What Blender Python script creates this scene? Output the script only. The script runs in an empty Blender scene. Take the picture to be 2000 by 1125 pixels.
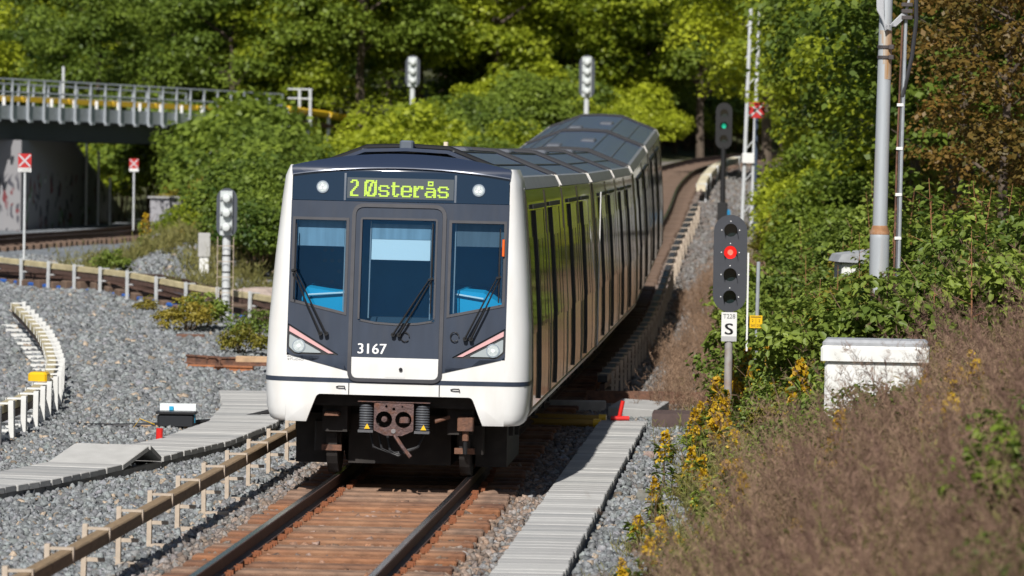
import bpy, bmesh, math, random
import numpy as np
from mathutils import Vector, Matrix
from mathutils.geometry import tessellate_polygon
random.seed(7); RNG = np.random.default_rng(11)
R = math.radians
scn = bpy.context.scene
COL = scn.collection

# ------------------------------------------------------------------ camera
CAM = Vector((4.54, -48.0, 3.6)); FPX = 7970.0
PSI, TH, ROLL = R(3.76), R(1.815), R(0.9)
cd = bpy.data.cameras.new('camera'); cam = bpy.data.objects.new('camera', cd); COL.objects.link(cam)
cd.sensor_width = 36; cd.lens = FPX / 2000 * 36; cd.clip_start = 0.5; cd.clip_end = 2000
cam.matrix_world = Matrix.Translation(CAM) @ (Matrix.Rotation(PSI, 4, 'Z') @ Matrix.Rotation(math.pi/2 - TH, 4, 'X') @ Matrix.Rotation(ROLL, 4, 'Z'))
cd.dof.use_dof = True; cd.dof.focus_distance = 48.8; cd.dof.aperture_fstop = 2.6
scn.camera = cam
CM = cam.matrix_world.copy()
def P(px, py, d):
    """world point seen at photo pixel (2000 wide) at depth d"""
    return CM @ Vector(((px - 1000) / FPX * d, -(py - 562.5) / FPX * d, -d))

# ------------------------------------------------------------------ world, sun
SUN_EL, SUN_AZ = R(43), R(9)          # sun behind the camera, a little to its left
w = bpy.data.worlds.new('World'); scn.world = w; w.use_nodes = True
nt = w.node_tree; bg = nt.nodes['Background']
sky = nt.nodes.new('ShaderNodeTexSky'); sky.sky_type = 'NISHITA'; sky.sun_disc = False
sky.sun_elevation = SUN_EL; sky.sun_rotation = math.pi + SUN_AZ
nt.links.new(sky.outputs[0], bg.inputs[0]); bg.inputs[1].default_value = 0.05
sl = bpy.data.lights.new('sun', 'SUN'); sl.energy = 5.0; sl.angle = R(0.5); sl.color = (1, 0.965, 0.91)
sun = bpy.data.objects.new('sun', sl); COL.objects.link(sun)
sdir = Vector((-math.sin(SUN_AZ)*math.cos(SUN_EL), -math.cos(SUN_AZ)*math.cos(SUN_EL), math.sin(SUN_EL)))
sun.rotation_euler = sdir.to_track_quat('Z', 'Y').to_euler(); sun.location = (-10, -60, 40)
scn.view_settings.view_transform = 'Standard'; scn.view_settings.look = 'None'
scn.view_settings.exposure = 0.15; scn.view_settings.gamma = 1

# ------------------------------------------------------------------ materials
MATS = {}
def mat(name, col, rough=0.6, metal=0.0, var=0.0, vscale=8.0, bump=0.0, bscale=40.0, stain=None, sscale=3.0, samt=0.5, slo=.48, shi=.68, emit=None, estr=0, spec=0.5, coat=0, stretch=None):
    if name in MATS: return MATS[name]
    m = bpy.data.materials.new(name); m.use_nodes = True; t = m.node_tree; N = t.nodes; L = t.links
    b = N['Principled BSDF']; b.inputs['Roughness'].default_value = rough; b.inputs['Metallic'].default_value = metal
    b.inputs['Specular IOR Level'].default_value = spec
    if coat: b.inputs['Coat Weight'].default_value = coat; b.inputs['Coat Roughness'].default_value = 0.05
    c = (*col, 1); b.inputs['Base Color'].default_value = c
    tc = N.new('ShaderNodeTexCoord'); src = tc.outputs['Object']
    if stretch:
        mp = N.new('ShaderNodeMapping'); mp.inputs['Scale'].default_value = stretch; L.new(src, mp.inputs[0]); src = mp.outputs[0]
    out = None
    if var:
        n = N.new('ShaderNodeTexNoise'); n.inputs['Scale'].default_value = vscale; n.inputs['Detail'].default_value = 6; L.new(src, n.inputs['Vector'])
        r = N.new('ShaderNodeMapRange'); r.inputs[1].default_value = .25; r.inputs[2].default_value = .75; r.inputs[3].default_value = 1 - var; r.inputs[4].default_value = 1 + var
        L.new(n.outputs[0], r.inputs[0])
        mx = N.new('ShaderNodeMix'); mx.data_type = 'RGBA'; mx.blend_type = 'MULTIPLY'; mx.inputs[0].default_value = 1
        mx.inputs[6].default_value = c; L.new(r.outputs[0], mx.inputs[7]); out = mx.outputs[2]
    if stain:
        n = N.new('ShaderNodeTexNoise'); n.inputs['Scale'].default_value = sscale; n.inputs['Detail'].default_value = 8; L.new(src, n.inputs['Vector'])
        r = N.new('ShaderNodeMapRange'); r.inputs[1].default_value = slo; r.inputs[2].default_value = shi; r.inputs[4].default_value = samt; L.new(n.outputs[0], r.inputs[0])
        mx = N.new('ShaderNodeMix'); mx.data_type = 'RGBA'; L.new(r.outputs[0], mx.inputs[0])
        if out: L.new(out, mx.inputs[6])
        else: mx.inputs[6].default_value = c
        mx.inputs[7].default_value = (*stain, 1); out = mx.outputs[2]
    if out: L.new(out, b.inputs['Base Color'])
    if bump:
        n = N.new('ShaderNodeTexNoise'); n.inputs['Scale'].default_value = bscale; n.inputs['Detail'].default_value = 5; L.new(src, n.inputs['Vector'])
        bp = N.new('ShaderNodeBump'); bp.inputs['Strength'].default_value = bump; bp.inputs['Distance'].default_value = .02; L.new(n.outputs[0], bp.inputs['Height']); L.new(bp.outputs[0], b.inputs['Normal'])
    if emit: b.inputs['Emission Color'].default_value = (*emit, 1); b.inputs['Emission Strength'].default_value = estr
    MATS[name] = m; return m
def leafmat(name, ca, cb, trans=0.35, rough=0.5):
    """leaf colour between ca and cb by the per-leaf attribute and per-object chance"""
    m = bpy.data.materials.new(name); m.use_nodes = True; t = m.node_tree; N = t.nodes; L = t.links
    N.remove(N['Principled BSDF']); o = N['Material Output']
    a = N.new('ShaderNodeAttribute'); a.attribute_name = 'shade'
    oi = N.new('ShaderNodeObjectInfo')
    ad = N.new('ShaderNodeMath'); ad.operation = 'MULTIPLY_ADD'; ad.inputs[1].default_value = .45; L.new(oi.outputs['Random'], ad.inputs[0])
    sc = N.new('ShaderNodeMath'); sc.operation = 'MULTIPLY'; sc.inputs[1].default_value = .6; L.new(a.outputs['Fac'], sc.inputs[0]); L.new(sc.outputs[0], ad.inputs[2])
    mx = N.new('ShaderNodeMix'); mx.data_type = 'RGBA'; L.new(ad.outputs[0], mx.inputs[0]); mx.inputs[6].default_value = (*ca, 1); mx.inputs[7].default_value = (*cb, 1)
    p = N.new('ShaderNodeBsdfPrincipled'); p.inputs['Roughness'].default_value = rough; p.inputs['Specular IOR Level'].default_value = .35; L.new(mx.outputs[2], p.inputs['Base Color'])
    tr = N.new('ShaderNodeBsdfTranslucent'); L.new(mx.outputs[2], tr.inputs[0])
    ms = N.new('ShaderNodeMixShader'); ms.inputs[0].default_value = trans; L.new(p.outputs[0], ms.inputs[1]); L.new(tr.outputs[0], ms.inputs[2]); L.new(ms.outputs[0], o.inputs[0])
    MATS[name] = m; return m
def attrmat(name, rough=.85):
    m = bpy.data.materials.new(name); m.use_nodes = True; t = m.node_tree; N = t.nodes; L = t.links
    a = N.new('ShaderNodeAttribute'); a.attribute_name = 'Col'; b = N['Principled BSDF']; b.inputs['Roughness'].default_value = rough
    n = N.new('ShaderNodeTexNoise'); n.inputs['Scale'].default_value = 60; tc = N.new('ShaderNodeTexCoord'); L.new(tc.outputs['Object'], n.inputs['Vector'])
    r = N.new('ShaderNodeMapRange'); r.inputs[1].default_value = .3; r.inputs[2].default_value = .7; r.inputs[3].default_value = .7; r.inputs[4].default_value = 1.3; L.new(n.outputs[0], r.inputs[0])
    mx = N.new('ShaderNodeMix'); mx.data_type = 'RGBA'; mx.blend_type = 'MULTIPLY'; mx.inputs[0].default_value = 1; L.new(a.outputs['Color'], mx.inputs[6]); L.new(r.outputs[0], mx.inputs[7])
    L.new(mx.outputs[2], b.inputs['Base Color']); MATS[name] = m; return m

white = mat('white_paint', (.74, .74, .73), .32, var=.04, vscale=2, stain=(.50, .41, .30), sscale=2.4, samt=.30, slo=.45, shi=.8, coat=.3, stretch=(1.6, 1, .45))
navy = mat('navy_paint', (.029, .040, .064), .40, var=.14, vscale=5, spec=.4, stain=(.05, .055, .07), sscale=3, samt=.6, slo=.45, shi=.85, stretch=(2, 1, .4))
visor_m = mat('navy_gloss', (.022, .032, .06), .22, coat=.6)
rubber = mat('black_rubber', (.018, .018, .02), .55)
seal_m = mat('grey_seal', (.05, .05, .058), .5, var=.15)
black = mat('black_metal', (.012, .012, .013), .45)
dark_u = mat('underframe_dark', (.025, .021, .019), .8, var=.4, vscale=6)  # near black put into the colour to deepen the shade under the train
rust = mat('rusty_steel', (.16, .075, .045), .75, var=.35, vscale=14, stain=(.06, .035, .03), sscale=9, samt=.8, bump=.3)
coup_m = mat('coupler_steel', (.14, .09, .085), .5, metal=.5, var=.4, vscale=16, stain=(.2, .08, .04), sscale=10, samt=.7, bump=.3)
railside = mat('rail_side', (.075, .042, .032), .7, var=.35, vscale=10)
railtop = mat('rail_running_top', (.42, .42, .45), .22, metal=1)
sleeper_far = mat('sleeper_brown', (.13, .085, .06), .9, var=.3, vscale=4)
sleeper_m = mat('sleeper_rust_concrete', (.19, .085, .045), .9, var=.45, vscale=7, stain=(.31, .17, .095), sscale=1.6, samt=.7, slo=.42, shi=.66, bump=.5, bscale=30)
clip_m = mat('clip_rust', (.22, .075, .03), .85, var=.3)
timber = mat('weathered_timber', (.25, .17, .095), .8, var=.3, vscale=6, stretch=(6, .8, 6), stain=(.16, .12, .07), samt=.6)
timber_far = mat('pale_cover_board', (.40, .34, .20), .8, var=.25, vscale=5)
bracket_m = mat('pale_bracket', (.46, .38, .30), .75, var=.2, vscale=8, stain=(.3, .2, .14), samt=.5)
galv = mat('galvanised', (.42, .45, .48), .45, metal=.35, var=.15, vscale=9)
galv_w = mat('galvanised_pale', (.58, .60, .61), .5, metal=.1, var=.12)
conc = mat('concrete_slab', (.36, .355, .345), .9, var=.12, vscale=3, bump=.25, bscale=60)
conc2 = mat('concrete_slab_pale', (.42, .415, .40), .9, var=.12, vscale=4, bump=.25, bscale=60)
conc3 = mat('concrete_slab_dim', (.31, .31, .305), .9, var=.14, vscale=4, bump=.25, bscale=60)
conc_d = mat('concrete_trough', (.22, .215, .21), .9, var=.2, vscale=3)
wall_c = mat('abutment_concrete', (.26, .255, .26), .9, var=.12, vscale=.7, bump=.1)
girder = mat('girder_dark', (.045, .05, .062), .5, var=.15, vscale=1)
yellow = mat('yellow_paint', (.72, .46, .02), .5, var=.1)
yellow2 = mat('yellow_plastic', (.75, .45, .01), .35)
red = mat('red_plastic', (.60, .02, .015), .35)
bluep = mat('blue_pipe', (.02, .10, .38), .45)
cabw = mat('cabinet_white', (.74, .74, .72), .55, var=.05, vscale=3, stain=(.5, .5, .44), sscale=4, samt=.3)
cabtop = mat('cabinet_lid_grey', (.33, .34, .36), .6, var=.2)
def glass(name, tint, refl=1.0, rough=.02):
    m = bpy.data.materials.new(name); m.use_nodes = True; t = m.node_tree; N = t.nodes; L = t.links
    N.remove(N['Principled BSDF']); o = N['Material Output']
    tr = N.new('ShaderNodeBsdfTransparent'); tr.inputs[0].default_value = (*tint, 1)
    g = N.new('ShaderNodeBsdfGlossy'); g.inputs['Roughness'].default_value = rough; g.inputs[0].default_value = (.28, .62, 1, 1)  # blue of the reflected sky is put into the gloss colour
    lw = N.new('ShaderNodeLayerWeight'); lw.inputs[0].default_value = .5
    pw = N.new('ShaderNodeMath'); pw.operation = 'POWER'; pw.inputs[1].default_value = 4; L.new(lw.outputs['Facing'], pw.inputs[0])
    f = N.new('ShaderNodeMath'); f.operation = 'MULTIPLY_ADD'; f.inputs[1].default_value = .85; f.inputs[2].default_value = .085; L.new(pw.outputs[0], f.inputs[0])
    ms = N.new('ShaderNodeMixShader'); L.new(f.outputs[0], ms.inputs[0]); L.new(tr.outputs[0], ms.inputs[1]); L.new(g.outputs[0], ms.inputs[2]); L.new(ms.outputs[0], o.inputs[0])
    MATS[name] = m; return m
screen_glass = glass('windscreen_glass', (.62, .78, .88))
clear_glass = glass('clear_glass', (.85, .9, .92))
side_glass = mat('side_window_glass', (.006, .007, .008), .06, spec=.8)
disp_glass = mat('display_band_glass', (.004, .018, .042), .05, spec=.9)
side_m = mat('side_steel', (.74, .67, .50), .08, metal=1, var=.14, vscale=1.2, stretch=(1, 1, .15))
door_m = mat('door_steel', (.68, .61, .45), .09, metal=1, var=.14, vscale=1.6, stretch=(1, 1, .15))
roof_m = mat('roof_grey', (.065, .085, .14), .28, metal=.35, var=.15, vscale=3, stain=(.07, .07, .08), samt=.5)
cant_m = mat('cant_rail', (.26, .265, .26), .45, metal=.4, var=.15, vscale=4)
leaf_far = leafmat('tree_leaf', (.07, .13, .012), (.58, .63, .045), trans=.5)
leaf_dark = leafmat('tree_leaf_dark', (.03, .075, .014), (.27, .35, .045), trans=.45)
leaf_aut = leafmat('tree_leaf_autumn', (.035, .06, .012), (.26, .14, .03))
leaf_shrub = leafmat('shrub_leaf', (.045, .095, .016), (.29, .36, .06))
leaf_yel = leafmat('shrub_leaf_yellow', (.12, .14, .02), (.36, .28, .04))
weed_m = leafmat('dry_weed', (.085, .050, .032), (.42, .28, .185), trans=.25, rough=.8)
grass_m = leafmat('grass', (.07, .09, .02), (.30, .27, .09), trans=.3, rough=.7)
gold_m = leafmat('goldenrod_flower', (.42, .24, .01), (.62, .42, .02), trans=.25)
bark = mat('bark', (.10, .075, .055), .9, var=.35, vscale=4, bump=.5, bscale=12)
stem_m = mat('stem', (.14, .09, .05), .8, var=.2)
stone_m = attrmat('ballast_stone')

# ------------------------------------------------------------------ object helpers
def tag(o, label=None, cat=None, group=None, kind=None):
    if label: o['label'] = label
    if cat: o['category'] = cat
    if group: o['group'] = group
    if kind: o['kind'] = kind
    return o
def empty(name, loc=(0, 0, 0), rz=0, label=None, cat=None, group=None, kind=None, parent=None):
    o = bpy.data.objects.new(name, None); o.empty_display_size = .2; COL.objects.link(o); o.location = loc; o.rotation_euler = (0, 0, rz)
    if parent: o.parent = parent
    return tag(o, label, cat, group, kind)
def link(name, me, m, parent=None):
    o = bpy.data.objects.new(name, me); COL.objects.link(o)
    for q in (m if isinstance(m, (list, tuple)) else [m]):
        if q and len(me.materials) < (len(m) if isinstance(m, (list, tuple)) else 1): me.materials.append(q)
    if parent: o.parent = parent
    return o
def again(o, parent=None, loc=None, rot=None, scale=None):
    c = o.copy(); COL.objects.link(c); c.parent = parent
    if loc is not None: c.location = loc
    if rot is not None: c.rotation_euler = rot
    if scale is not None: c.scale = scale
    return c
def copy_tree(o, loc, rz=0, sc=1.0):
    c = o.copy(); COL.objects.link(c); c.location = loc; c.rotation_euler = (0, 0, rz); c.scale = (sc, sc, sc) if not isinstance(sc, tuple) else sc
    for ch in list(o.children):
        d = ch.copy(); COL.objects.link(d); d.parent = c
        for g in list(ch.children):
            e = g.copy(); COL.objects.link(e); e.parent = d
    return c
class MB:
    def __init__(s): s.v = []; s.f = []; s.mi = []; s.cur = 0
    def add(s, vs, fs):
        o = len(s.v); s.v += [tuple(v) for v in vs]; s.f += [tuple(i + o for i in f) for f in fs]; s.mi += [s.cur] * len(fs); return s
    def box(s, x0, x1, y0, y1, z0, z1, M=None):
        vs = [Vector((x, y, z)) for z in (z0, z1) for y in (y0, y1) for x in (x0, x1)]
        if M: vs = [M @ v for v in vs]
        return s.add(vs, [(0, 2, 3, 1), (4, 5, 7, 6), (0, 1, 5, 4), (2, 6, 7, 3), (0, 4, 6, 2), (1, 3, 7, 5)])
    def cbox(s, x0, x1, y0, y1, z0, z1, c=.02, M=None):
        """box with all vertical edges and top edges chamfered"""
        def ring(i, z): return [(x0+i+c, y0+i, z), (x1-i-c, y0+i, z), (x1-i, y0+i+c, z), (x1-i, y1-i-c, z), (x1-i-c, y1-i, z), (x0+i+c, y1-i, z), (x0+i, y1-i-c, z), (x0+i, y0+i+c, z)]
        vs = [Vector(p) for p in ring(0, z0) + ring(0, z1 - c) + ring(c, z1)]
        if M: vs = [M @ v for v in vs]
        fs = [tuple(range(7, -1, -1)), tuple(range(16, 24))]
        for k in (0, 8):
            for i in range(8): fs.append((k+i, k+(i+1) % 8, k+8+(i+1) % 8, k+8+i))
        return s.add(vs, fs)
    def tube(s, pts, rad, n=8, cap=True):
        pts = [Vector(p) for p in pts]; rad = rad if isinstance(rad, (list, tuple)) else [rad] * len(pts)
        vs = []; fs = []; ref = None
        for i, p in enumerate(pts):
            d = (pts[min(i+1, len(pts)-1)] - pts[max(i-1, 0)]).normalized()
            if ref is None: ref = Vector((1, 0, 0)) if abs(d.x) < .8 else Vector((0, 1, 0))
            a = d.cross(ref).normalized(); b = d.cross(a)
            for k in range(n):
                t = 2 * math.pi * k / n; vs.append(p + (a * math.cos(t) + b * math.sin(t)) * rad[i])
        for i in range(len(pts)-1):
            for k in range(n): fs.append((i*n+k, i*n+(k+1) % n, (i+1)*n+(k+1) % n, (i+1)*n+k))
        if cap: fs += [tuple(range(n-1, -1, -1)), tuple(range((len(pts)-1)*n, len(pts)*n))]
        return s.add(vs, fs)
    def sweep(s, prof, frames, close=True, cap=True):
        """prof: list of (a,b); frames: list of (origin, A, B)"""
        n = len(prof); vs = []; fs = []
        for o, A, B in frames: vs += [o + A * a + B * b for a, b in prof]
        for i in range(len(frames)-1):
            for k in range(n if close else n-1): fs.append((i*n+k, i*n+(k+1) % n, (i+1)*n+(k+1) % n, (i+1)*n+k))
        if cap and close: fs += [tuple(range(n-1, -1, -1)), tuple(range((len(frames)-1)*n, len(frames)*n))]
        return s.add(vs, fs)
    def prism(s, poly, y0, y1, M=None):
        """poly in (x,z), extruded in y"""
        n = len(poly); vs = [Vector((x, y0, z)) for x, z in poly] + [Vector((x, y1, z)) for x, z in poly]
        if M: vs = [M @ v for v in vs]
        fs = [tuple(range(n)), tuple(range(2*n-1, n-1, -1))] + [(i, n+i, n+(i+1) % n, (i+1) % n) for i in range(n)]
        return s.add(vs, fs)
    def mesh(s, name='m', smooth=False):
        me = bpy.data.meshes.new(name); me.from_pydata(s.v, [], s.f)
        bm = bmesh.new(); bm.from_mesh(me); bmesh.ops.recalc_face_normals(bm, faces=bm.faces); bm.to_mesh(me); bm.free()
        if any(s.mi): me.polygons.foreach_set('material_index', s.mi)
        if smooth:
            me.polygons.foreach_set('use_smooth', [True]*len(me.polygons)); me.set_sharp_from_angle(angle=R(38))
        return me
    def build(s, name, m, parent=None, smooth=False): return link(name, s.mesh(name, smooth), m, parent)
def rounded(poly, r, n=5):
    out = []; N = len(poly); rr = r if isinstance(r, (list, tuple)) else [r]*N
    for i in range(N):
        p = Vector(poly[i]); a = Vector(poly[i-1]); b = Vector(poly[(i+1) % N]); q = rr[i]
        if q <= 0: out.append(tuple(p)); continue
        da = (a-p).normalized(); db = (b-p).normalized(); ang = da.angle(db); t = min(q / math.tan(ang/2), (a-p).length*.49, (b-p).length*.49)
        p0 = p + da*t; p1 = p + db*t
        for k in range(n+1):
            u = k/n; out.append(tuple((1-u)**2*p0 + 2*u*(1-u)*p + u*u*p1))
    return out
def inset(poly, d):
    """offset a simple polygon inwards by d (negative = outwards)"""
    N = len(poly); area = sum(poly[i-1][0]*poly[i][1]-poly[i][0]*poly[i-1][1] for i in range(N)); s = 1 if area > 0 else -1; out = []
    for i in range(N):
        p = Vector(poly[i]); e0 = (p - Vector(poly[i-1])); e1 = (Vector(poly[(i+1) % N]) - p)
        if e0.length < 1e-7: e0 = e1
        if e1.length < 1e-7: e1 = e0
        e0.normalize(); e1.normalize(); n0 = Vector((-e0.y, e0.x))*s; n1 = Vector((-e1.y, e1.x))*s; m = n0+n1
        ml = m.length_squared
        out.append(tuple(p + (m*(2*d/max(ml, .5)) if ml > 1e-9 else n0*d)))
    return out
def text_mesh(body, size, ext=.0):
    cu = bpy.data.curves.new('txt', 'FONT'); cu.body = body; cu.size = size; cu.align_x = 'CENTER'; cu.align_y = 'CENTER'; cu.extrude = ext; cu.resolution_u = 4
    ob = bpy.data.objects.new('txt', cu); COL.objects.link(ob); bpy.context.view_layer.update()
    me = bpy.data.meshes.new_from_object(ob.evaluated_get(bpy.context.evaluated_depsgraph_get())); bpy.data.objects.remove(ob); bpy.data.curves.remove(cu); me.materials.clear()
    return me
def text_obj(name, body, h, w, loc, m, parent, rot=(math.pi/2, 0, 0), bold=0):
    """lettering h high and w wide, standing in the xz plane"""
    me = text_mesh(body, 1, 0); co = np.array([v.co[:] for v in me.vertices]); mn, mx = co.min(0), co.max(0)
    for v in me.vertices:
        v.co.x = (v.co.x - (mn[0]+mx[0])/2) / (mx[0]-mn[0]) * w; v.co.y = (v.co.y - (mn[1]+mx[1])/2) / (mx[1]-mn[1]) * h
    o = link(name, me, m, parent); o.location = loc; o.rotation_euler = rot; return o

# ------------------------------------------------------------------ terrain
def sm(a, b, x): t = np.clip((np.asarray(x, float)-a)/(b-a), 0, 1); return t*t*(3-2*t)
ZT = np.array([(-300, 0), (30, 0), (36, .06), (42, .22), (48, .5), (54, .88), (60, 1.3), (66, 1.73), (73, 2.22), (80, 2.7), (92, 3.3), (107, 3.72), (122, 4.0), (150, 4.4), (220, 5.2), (600, 7)])
def zt(y): return np.interp(y, ZT[:, 0], ZT[:, 1])
def xc(y): y = np.asarray(y, float); return .33 - .10*sm(-4, 8, y)*(1-sm(55, 75, y)) + .15*sm(55, 75, y) + np.where(y > 80, (y-80)**2/500, 0)
def G(x, y):
    x = np.asarray(x, float); y = np.asarray(y, float); u = x - xc(np.minimum(y, 150))
    zb = zt(y) - .30
    zl = -.30 + .010*np.clip(y-10, 0, 60) + .05*np.clip(-x-6, 0, 12)*sm(20, 40, y)
    ys = np.interp(x, [-30, -15, -11, 0], [125, 118, 78, 74])
    zl = zl + np.maximum(0, 4.3-zl)*sm(0, 32, y-ys) + .09*np.clip(y-135, 0, 130)
    zl = zl + 1.0*sm(-12.5, -10, x)*sm(-4, -7.0, x)*sm(40, 52, y)*(1-sm(70, 90, y))
    zr = zb + sm(2.9, 6.6, u)*(1.35 + .25*sm(-12, 5, y))*(1-.85*sm(50, 72, y)) + .14*np.clip(u-6.6-5*sm(60, 90, y), 0, 60) + .09*np.clip(y-135, 0, 130)
    z = np.where(u < 0, zl + (zb-zl)*sm(-7.0, -3.3, u), zr)
    z = np.where(np.abs(u) < 3.0, np.where(u < 0, z, zb), z)
    return z
def g(x, y): return float(G(x, y))
xs = np.unique(np.concatenate([np.arange(-30, 30.1, .5), np.arange(-420, -30, 15), np.arange(30, 421, 15)]))
ysv = np.unique(np.concatenate([np.arange(-40, 160, .8), np.arange(-300, -40, 20), np.arange(160, 620, 12)]))
XX, YY = np.meshgrid(xs, ysv); ZZ = G(XX, YY) + RNG.normal(0, .012, XX.shape)
nx = len(xs); idx = np.arange(XX.size).reshape(XX.shape)
quads = np.stack([idx[:-1, :-1], idx[:-1, 1:], idx[1:, 1:], idx[1:, :-1]], -1).reshape(-1, 4)
def npmesh(name, v, q, k=4, smooth=False):
    me = bpy.data.meshes.new(name); n = len(q)
    me.vertices.add(len(v)); me.vertices.foreach_set('co', np.ascontiguousarray(v, dtype=np.float32).ravel())
    me.loops.add(n*k); me.loops.foreach_set('vertex_index', np.ascontiguousarray(q, dtype=np.int32).ravel())
    me.polygons.add(n); me.polygons.foreach_set('loop_start', np.arange(n, dtype=np.int32)*k)
    if smooth: me.polygons.foreach_set('use_smooth', [True]*n)
    me.update(calc_edges=True); me.validate(); return me
gm = bpy.data.materials.new('ground'); gm.use_nodes = True
def ground_mat():
    t = gm.node_tree; N = t.nodes; L = t.links; b = N['Principled BSDF']; b.inputs['Roughness'].default_value = .95
    a = N.new('ShaderNodeAttribute'); a.attribute_name = 'Col'
    tc = N.new('ShaderNodeTexCoord'); n = N.new('ShaderNodeTexVoronoi'); n.inputs['Scale'].default_value = 14; L.new(tc.outputs['Object'], n.inputs['Vector'])
    sp = N.new('ShaderNodeSeparateColor'); L.new(n.outputs['Color'], sp.inputs[0])
    r = N.new('ShaderNodeMapRange'); r.inputs[3].default_value = .5; r.inputs[4].default_value = 1.45; L.new(sp.outputs[0], r.inputs[0])
    mx = N.new('ShaderNodeMix'); mx.data_type = 'RGBA'; mx.blend_type = 'MULTIPLY'; mx.inputs[0].default_value = 1; L.new(a.outputs['Color'], mx.inputs[6]); L.new(r.outputs[0], mx.inputs[7])
    L.new(mx.outputs[2], b.inputs['Base Color'])
    bp = N.new('ShaderNodeBump'); bp.inputs['Strength'].default_value = .8; bp.inputs['Distance'].default_value = .03; L.new(n.outputs['Distance'], bp.inputs['Height']); L.new(bp.outputs[0], b.inputs['Normal'])
ground_mat()
me = npmesh('ground', np.stack([XX, YY, ZZ], -1).reshape(-1, 3), quads, smooth=True)
U = XX - xc(np.minimum(YY, 150))
cb = np.array([.17, .185, .20]); cgreen = np.array([.055, .06, .02]); crust = np.array([.20, .12, .08]); cbrown = np.array([.15, .105, .07]); cdirt = np.array([.22, .165, .13])
colr = np.tile(cb, (*XX.shape, 1))
def blend(c, wgt):
    global colr; colr = colr*(1-wgt[..., None]) + c*wgt[..., None]
blend(cdirt*.75, sm(1.8, 2.6, U)*sm(10, 16, YY)); blend(cbrown, sm(3.2, 4.4, U)*(1-.0*YY))
blend(cdirt, sm(14, 45, YY)*(U > -12)*.6); blend(cgreen, sm(4.5, 7, U)*sm(25, 50, YY)); blend(cgreen, sm(0, 10, YY-np.interp(XX, [-30, -15, -11, 0], [120, 105, 70, 66]))*(np.abs(U) > 3))
blend(cdirt, sm(-12.5, -10.5, XX)*sm(-4, -6, XX)*sm(40, 50, YY)*(1-sm(60, 75, YY))); blend(crust, (1-sm(1.3, 2.0, np.abs(U)))*.8*(1-.45*sm(15, 40, YY)))
blend(cgreen, (YY > 170)*1.0); blend(cgreen, (np.abs(XX) > 30)*1.0)
ca = me.color_attributes.new('Col', 'FLOAT_COLOR', 'POINT'); ca.data.foreach_set('color', np.concatenate([colr.reshape(-1, 3), np.ones((XX.size, 1))], 1).astype(np.float32).ravel())
ground = link('ground', me, gm); tag(ground, kind='structure')

# ------------------------------------------------------------------ ballast stones (stuff)
CV = np.array([(x, y, z) for z in (-.5, .5) for y in (-.5, .5) for x in (-.5, .5)])
CF = np.array([(0, 2, 3, 1), (4, 5, 7, 6), (0, 1, 5, 4), (2, 6, 7, 3), (0, 4, 6, 2), (1, 3, 7, 5)])
def stones(name, pos, size, col):
    n = len(pos); v = CV[None] * (1 + RNG.uniform(-.45, .25, (n, 8, 3))) * RNG.uniform(.55, 1.25, (n, 1, 3)) * size[:, None, None]
    q = RNG.normal(size=(n, 4)); q /= np.linalg.norm(q, axis=1, keepdims=True); a, b, c, d = q.T
    M = np.stack([1-2*(c*c+d*d), 2*(b*c-a*d), 2*(b*d+a*c), 2*(b*c+a*d), 1-2*(b*b+d*d), 2*(c*d-a*b), 2*(b*d-a*c), 2*(c*d+a*b), 1-2*(b*b+c*c)], -1).reshape(n, 3, 3)
    v = np.einsum('nij,nkj->nki', M, v) + pos[:, None]
    f = (CF[None] + (np.arange(n)*8)[:, None, None]).reshape(-1, 4)
    me = npmesh(name, v.reshape(-1, 3), f)
    c4 = np.repeat(np.concatenate([col, np.ones((n, 1))], 1), 8, axis=0).astype(np.float32)
    at = me.color_attributes.new('Col', 'FLOAT_COLOR', 'POINT'); at.data.foreach_set('color', c4.ravel())
    return link(name, me, stone_m)
CMi = np.array(CM.inverted())
def inview(p, m=60):
    h = np.concatenate([p, np.ones((len(p), 1))], 1) @ CMi.T; d = -h[:, 2]; a = 1000 + FPX*h[:, 0]/d; b = 562.5 - FPX*h[:, 1]/d
    return (a > -m) & (a < 2000+m) & (b > -m) & (b < 1125+m)
def scatter(n, x0, x1, y0, y1):
    p = np.stack([RNG.uniform(x0, x1, n), RNG.uniform(y0, y1, n)], 1); z = G(p[:, 0], p[:, 1]); return np.concatenate([p, z[:, None]], 1)
def stone_col(p):
    n = len(p); b = RNG.uniform(.55, 1.5, (n, 1)); c = np.array([.182, .192, .197])*b; c *= 1 + RNG.normal(0, .018, (n, 3))
    wr = RNG.random(n) < .05; c[wr] = np.array([.30, .24, .18])*b[wr]
    u = np.abs(p[:, 0]-xc(p[:, 1])); k = np.clip(1.35*(1-sm(1.0, 1.9, u+RNG.normal(0, .15, n))), 0, 1)[:, None]*np.clip(RNG.uniform(.6, 1.2, (n, 1)), 0, 1)
    k = k*np.where(p[:, 0] < xc(p[:, 1]), .85, 1)[:, None]
    rc = np.where(u[:, None] < .8, np.array([.25, .125, .07]), np.array([.21, .145, .105]))*b
    return c*(1-k) + rc*k
pn = scatter(104000, -7, 5.2, -16, 14); u = pn[:, 0]-xc(pn[:, 1])
keep = inview(pn) & ~((pn[:, 0] > 1.95) & (pn[:, 0] < 2.68) & (pn[:, 1] < 11)) & (u < 3.9+RNG.normal(0, .3, len(u))); pn = pn[keep]
pn[:, 2] += .035 + RNG.uniform(-.02, .03, len(pn)) + np.where(np.abs(pn[:, 0]-xc(pn[:, 1])) < 1.25, .005, .0)
o = stones('ballast', pn, RNG.uniform(.03, .078, len(pn)), stone_col(pn)); tag(o, 'grey crushed stone ballast around the near tracks', 'ballast', kind='stuff')
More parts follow.
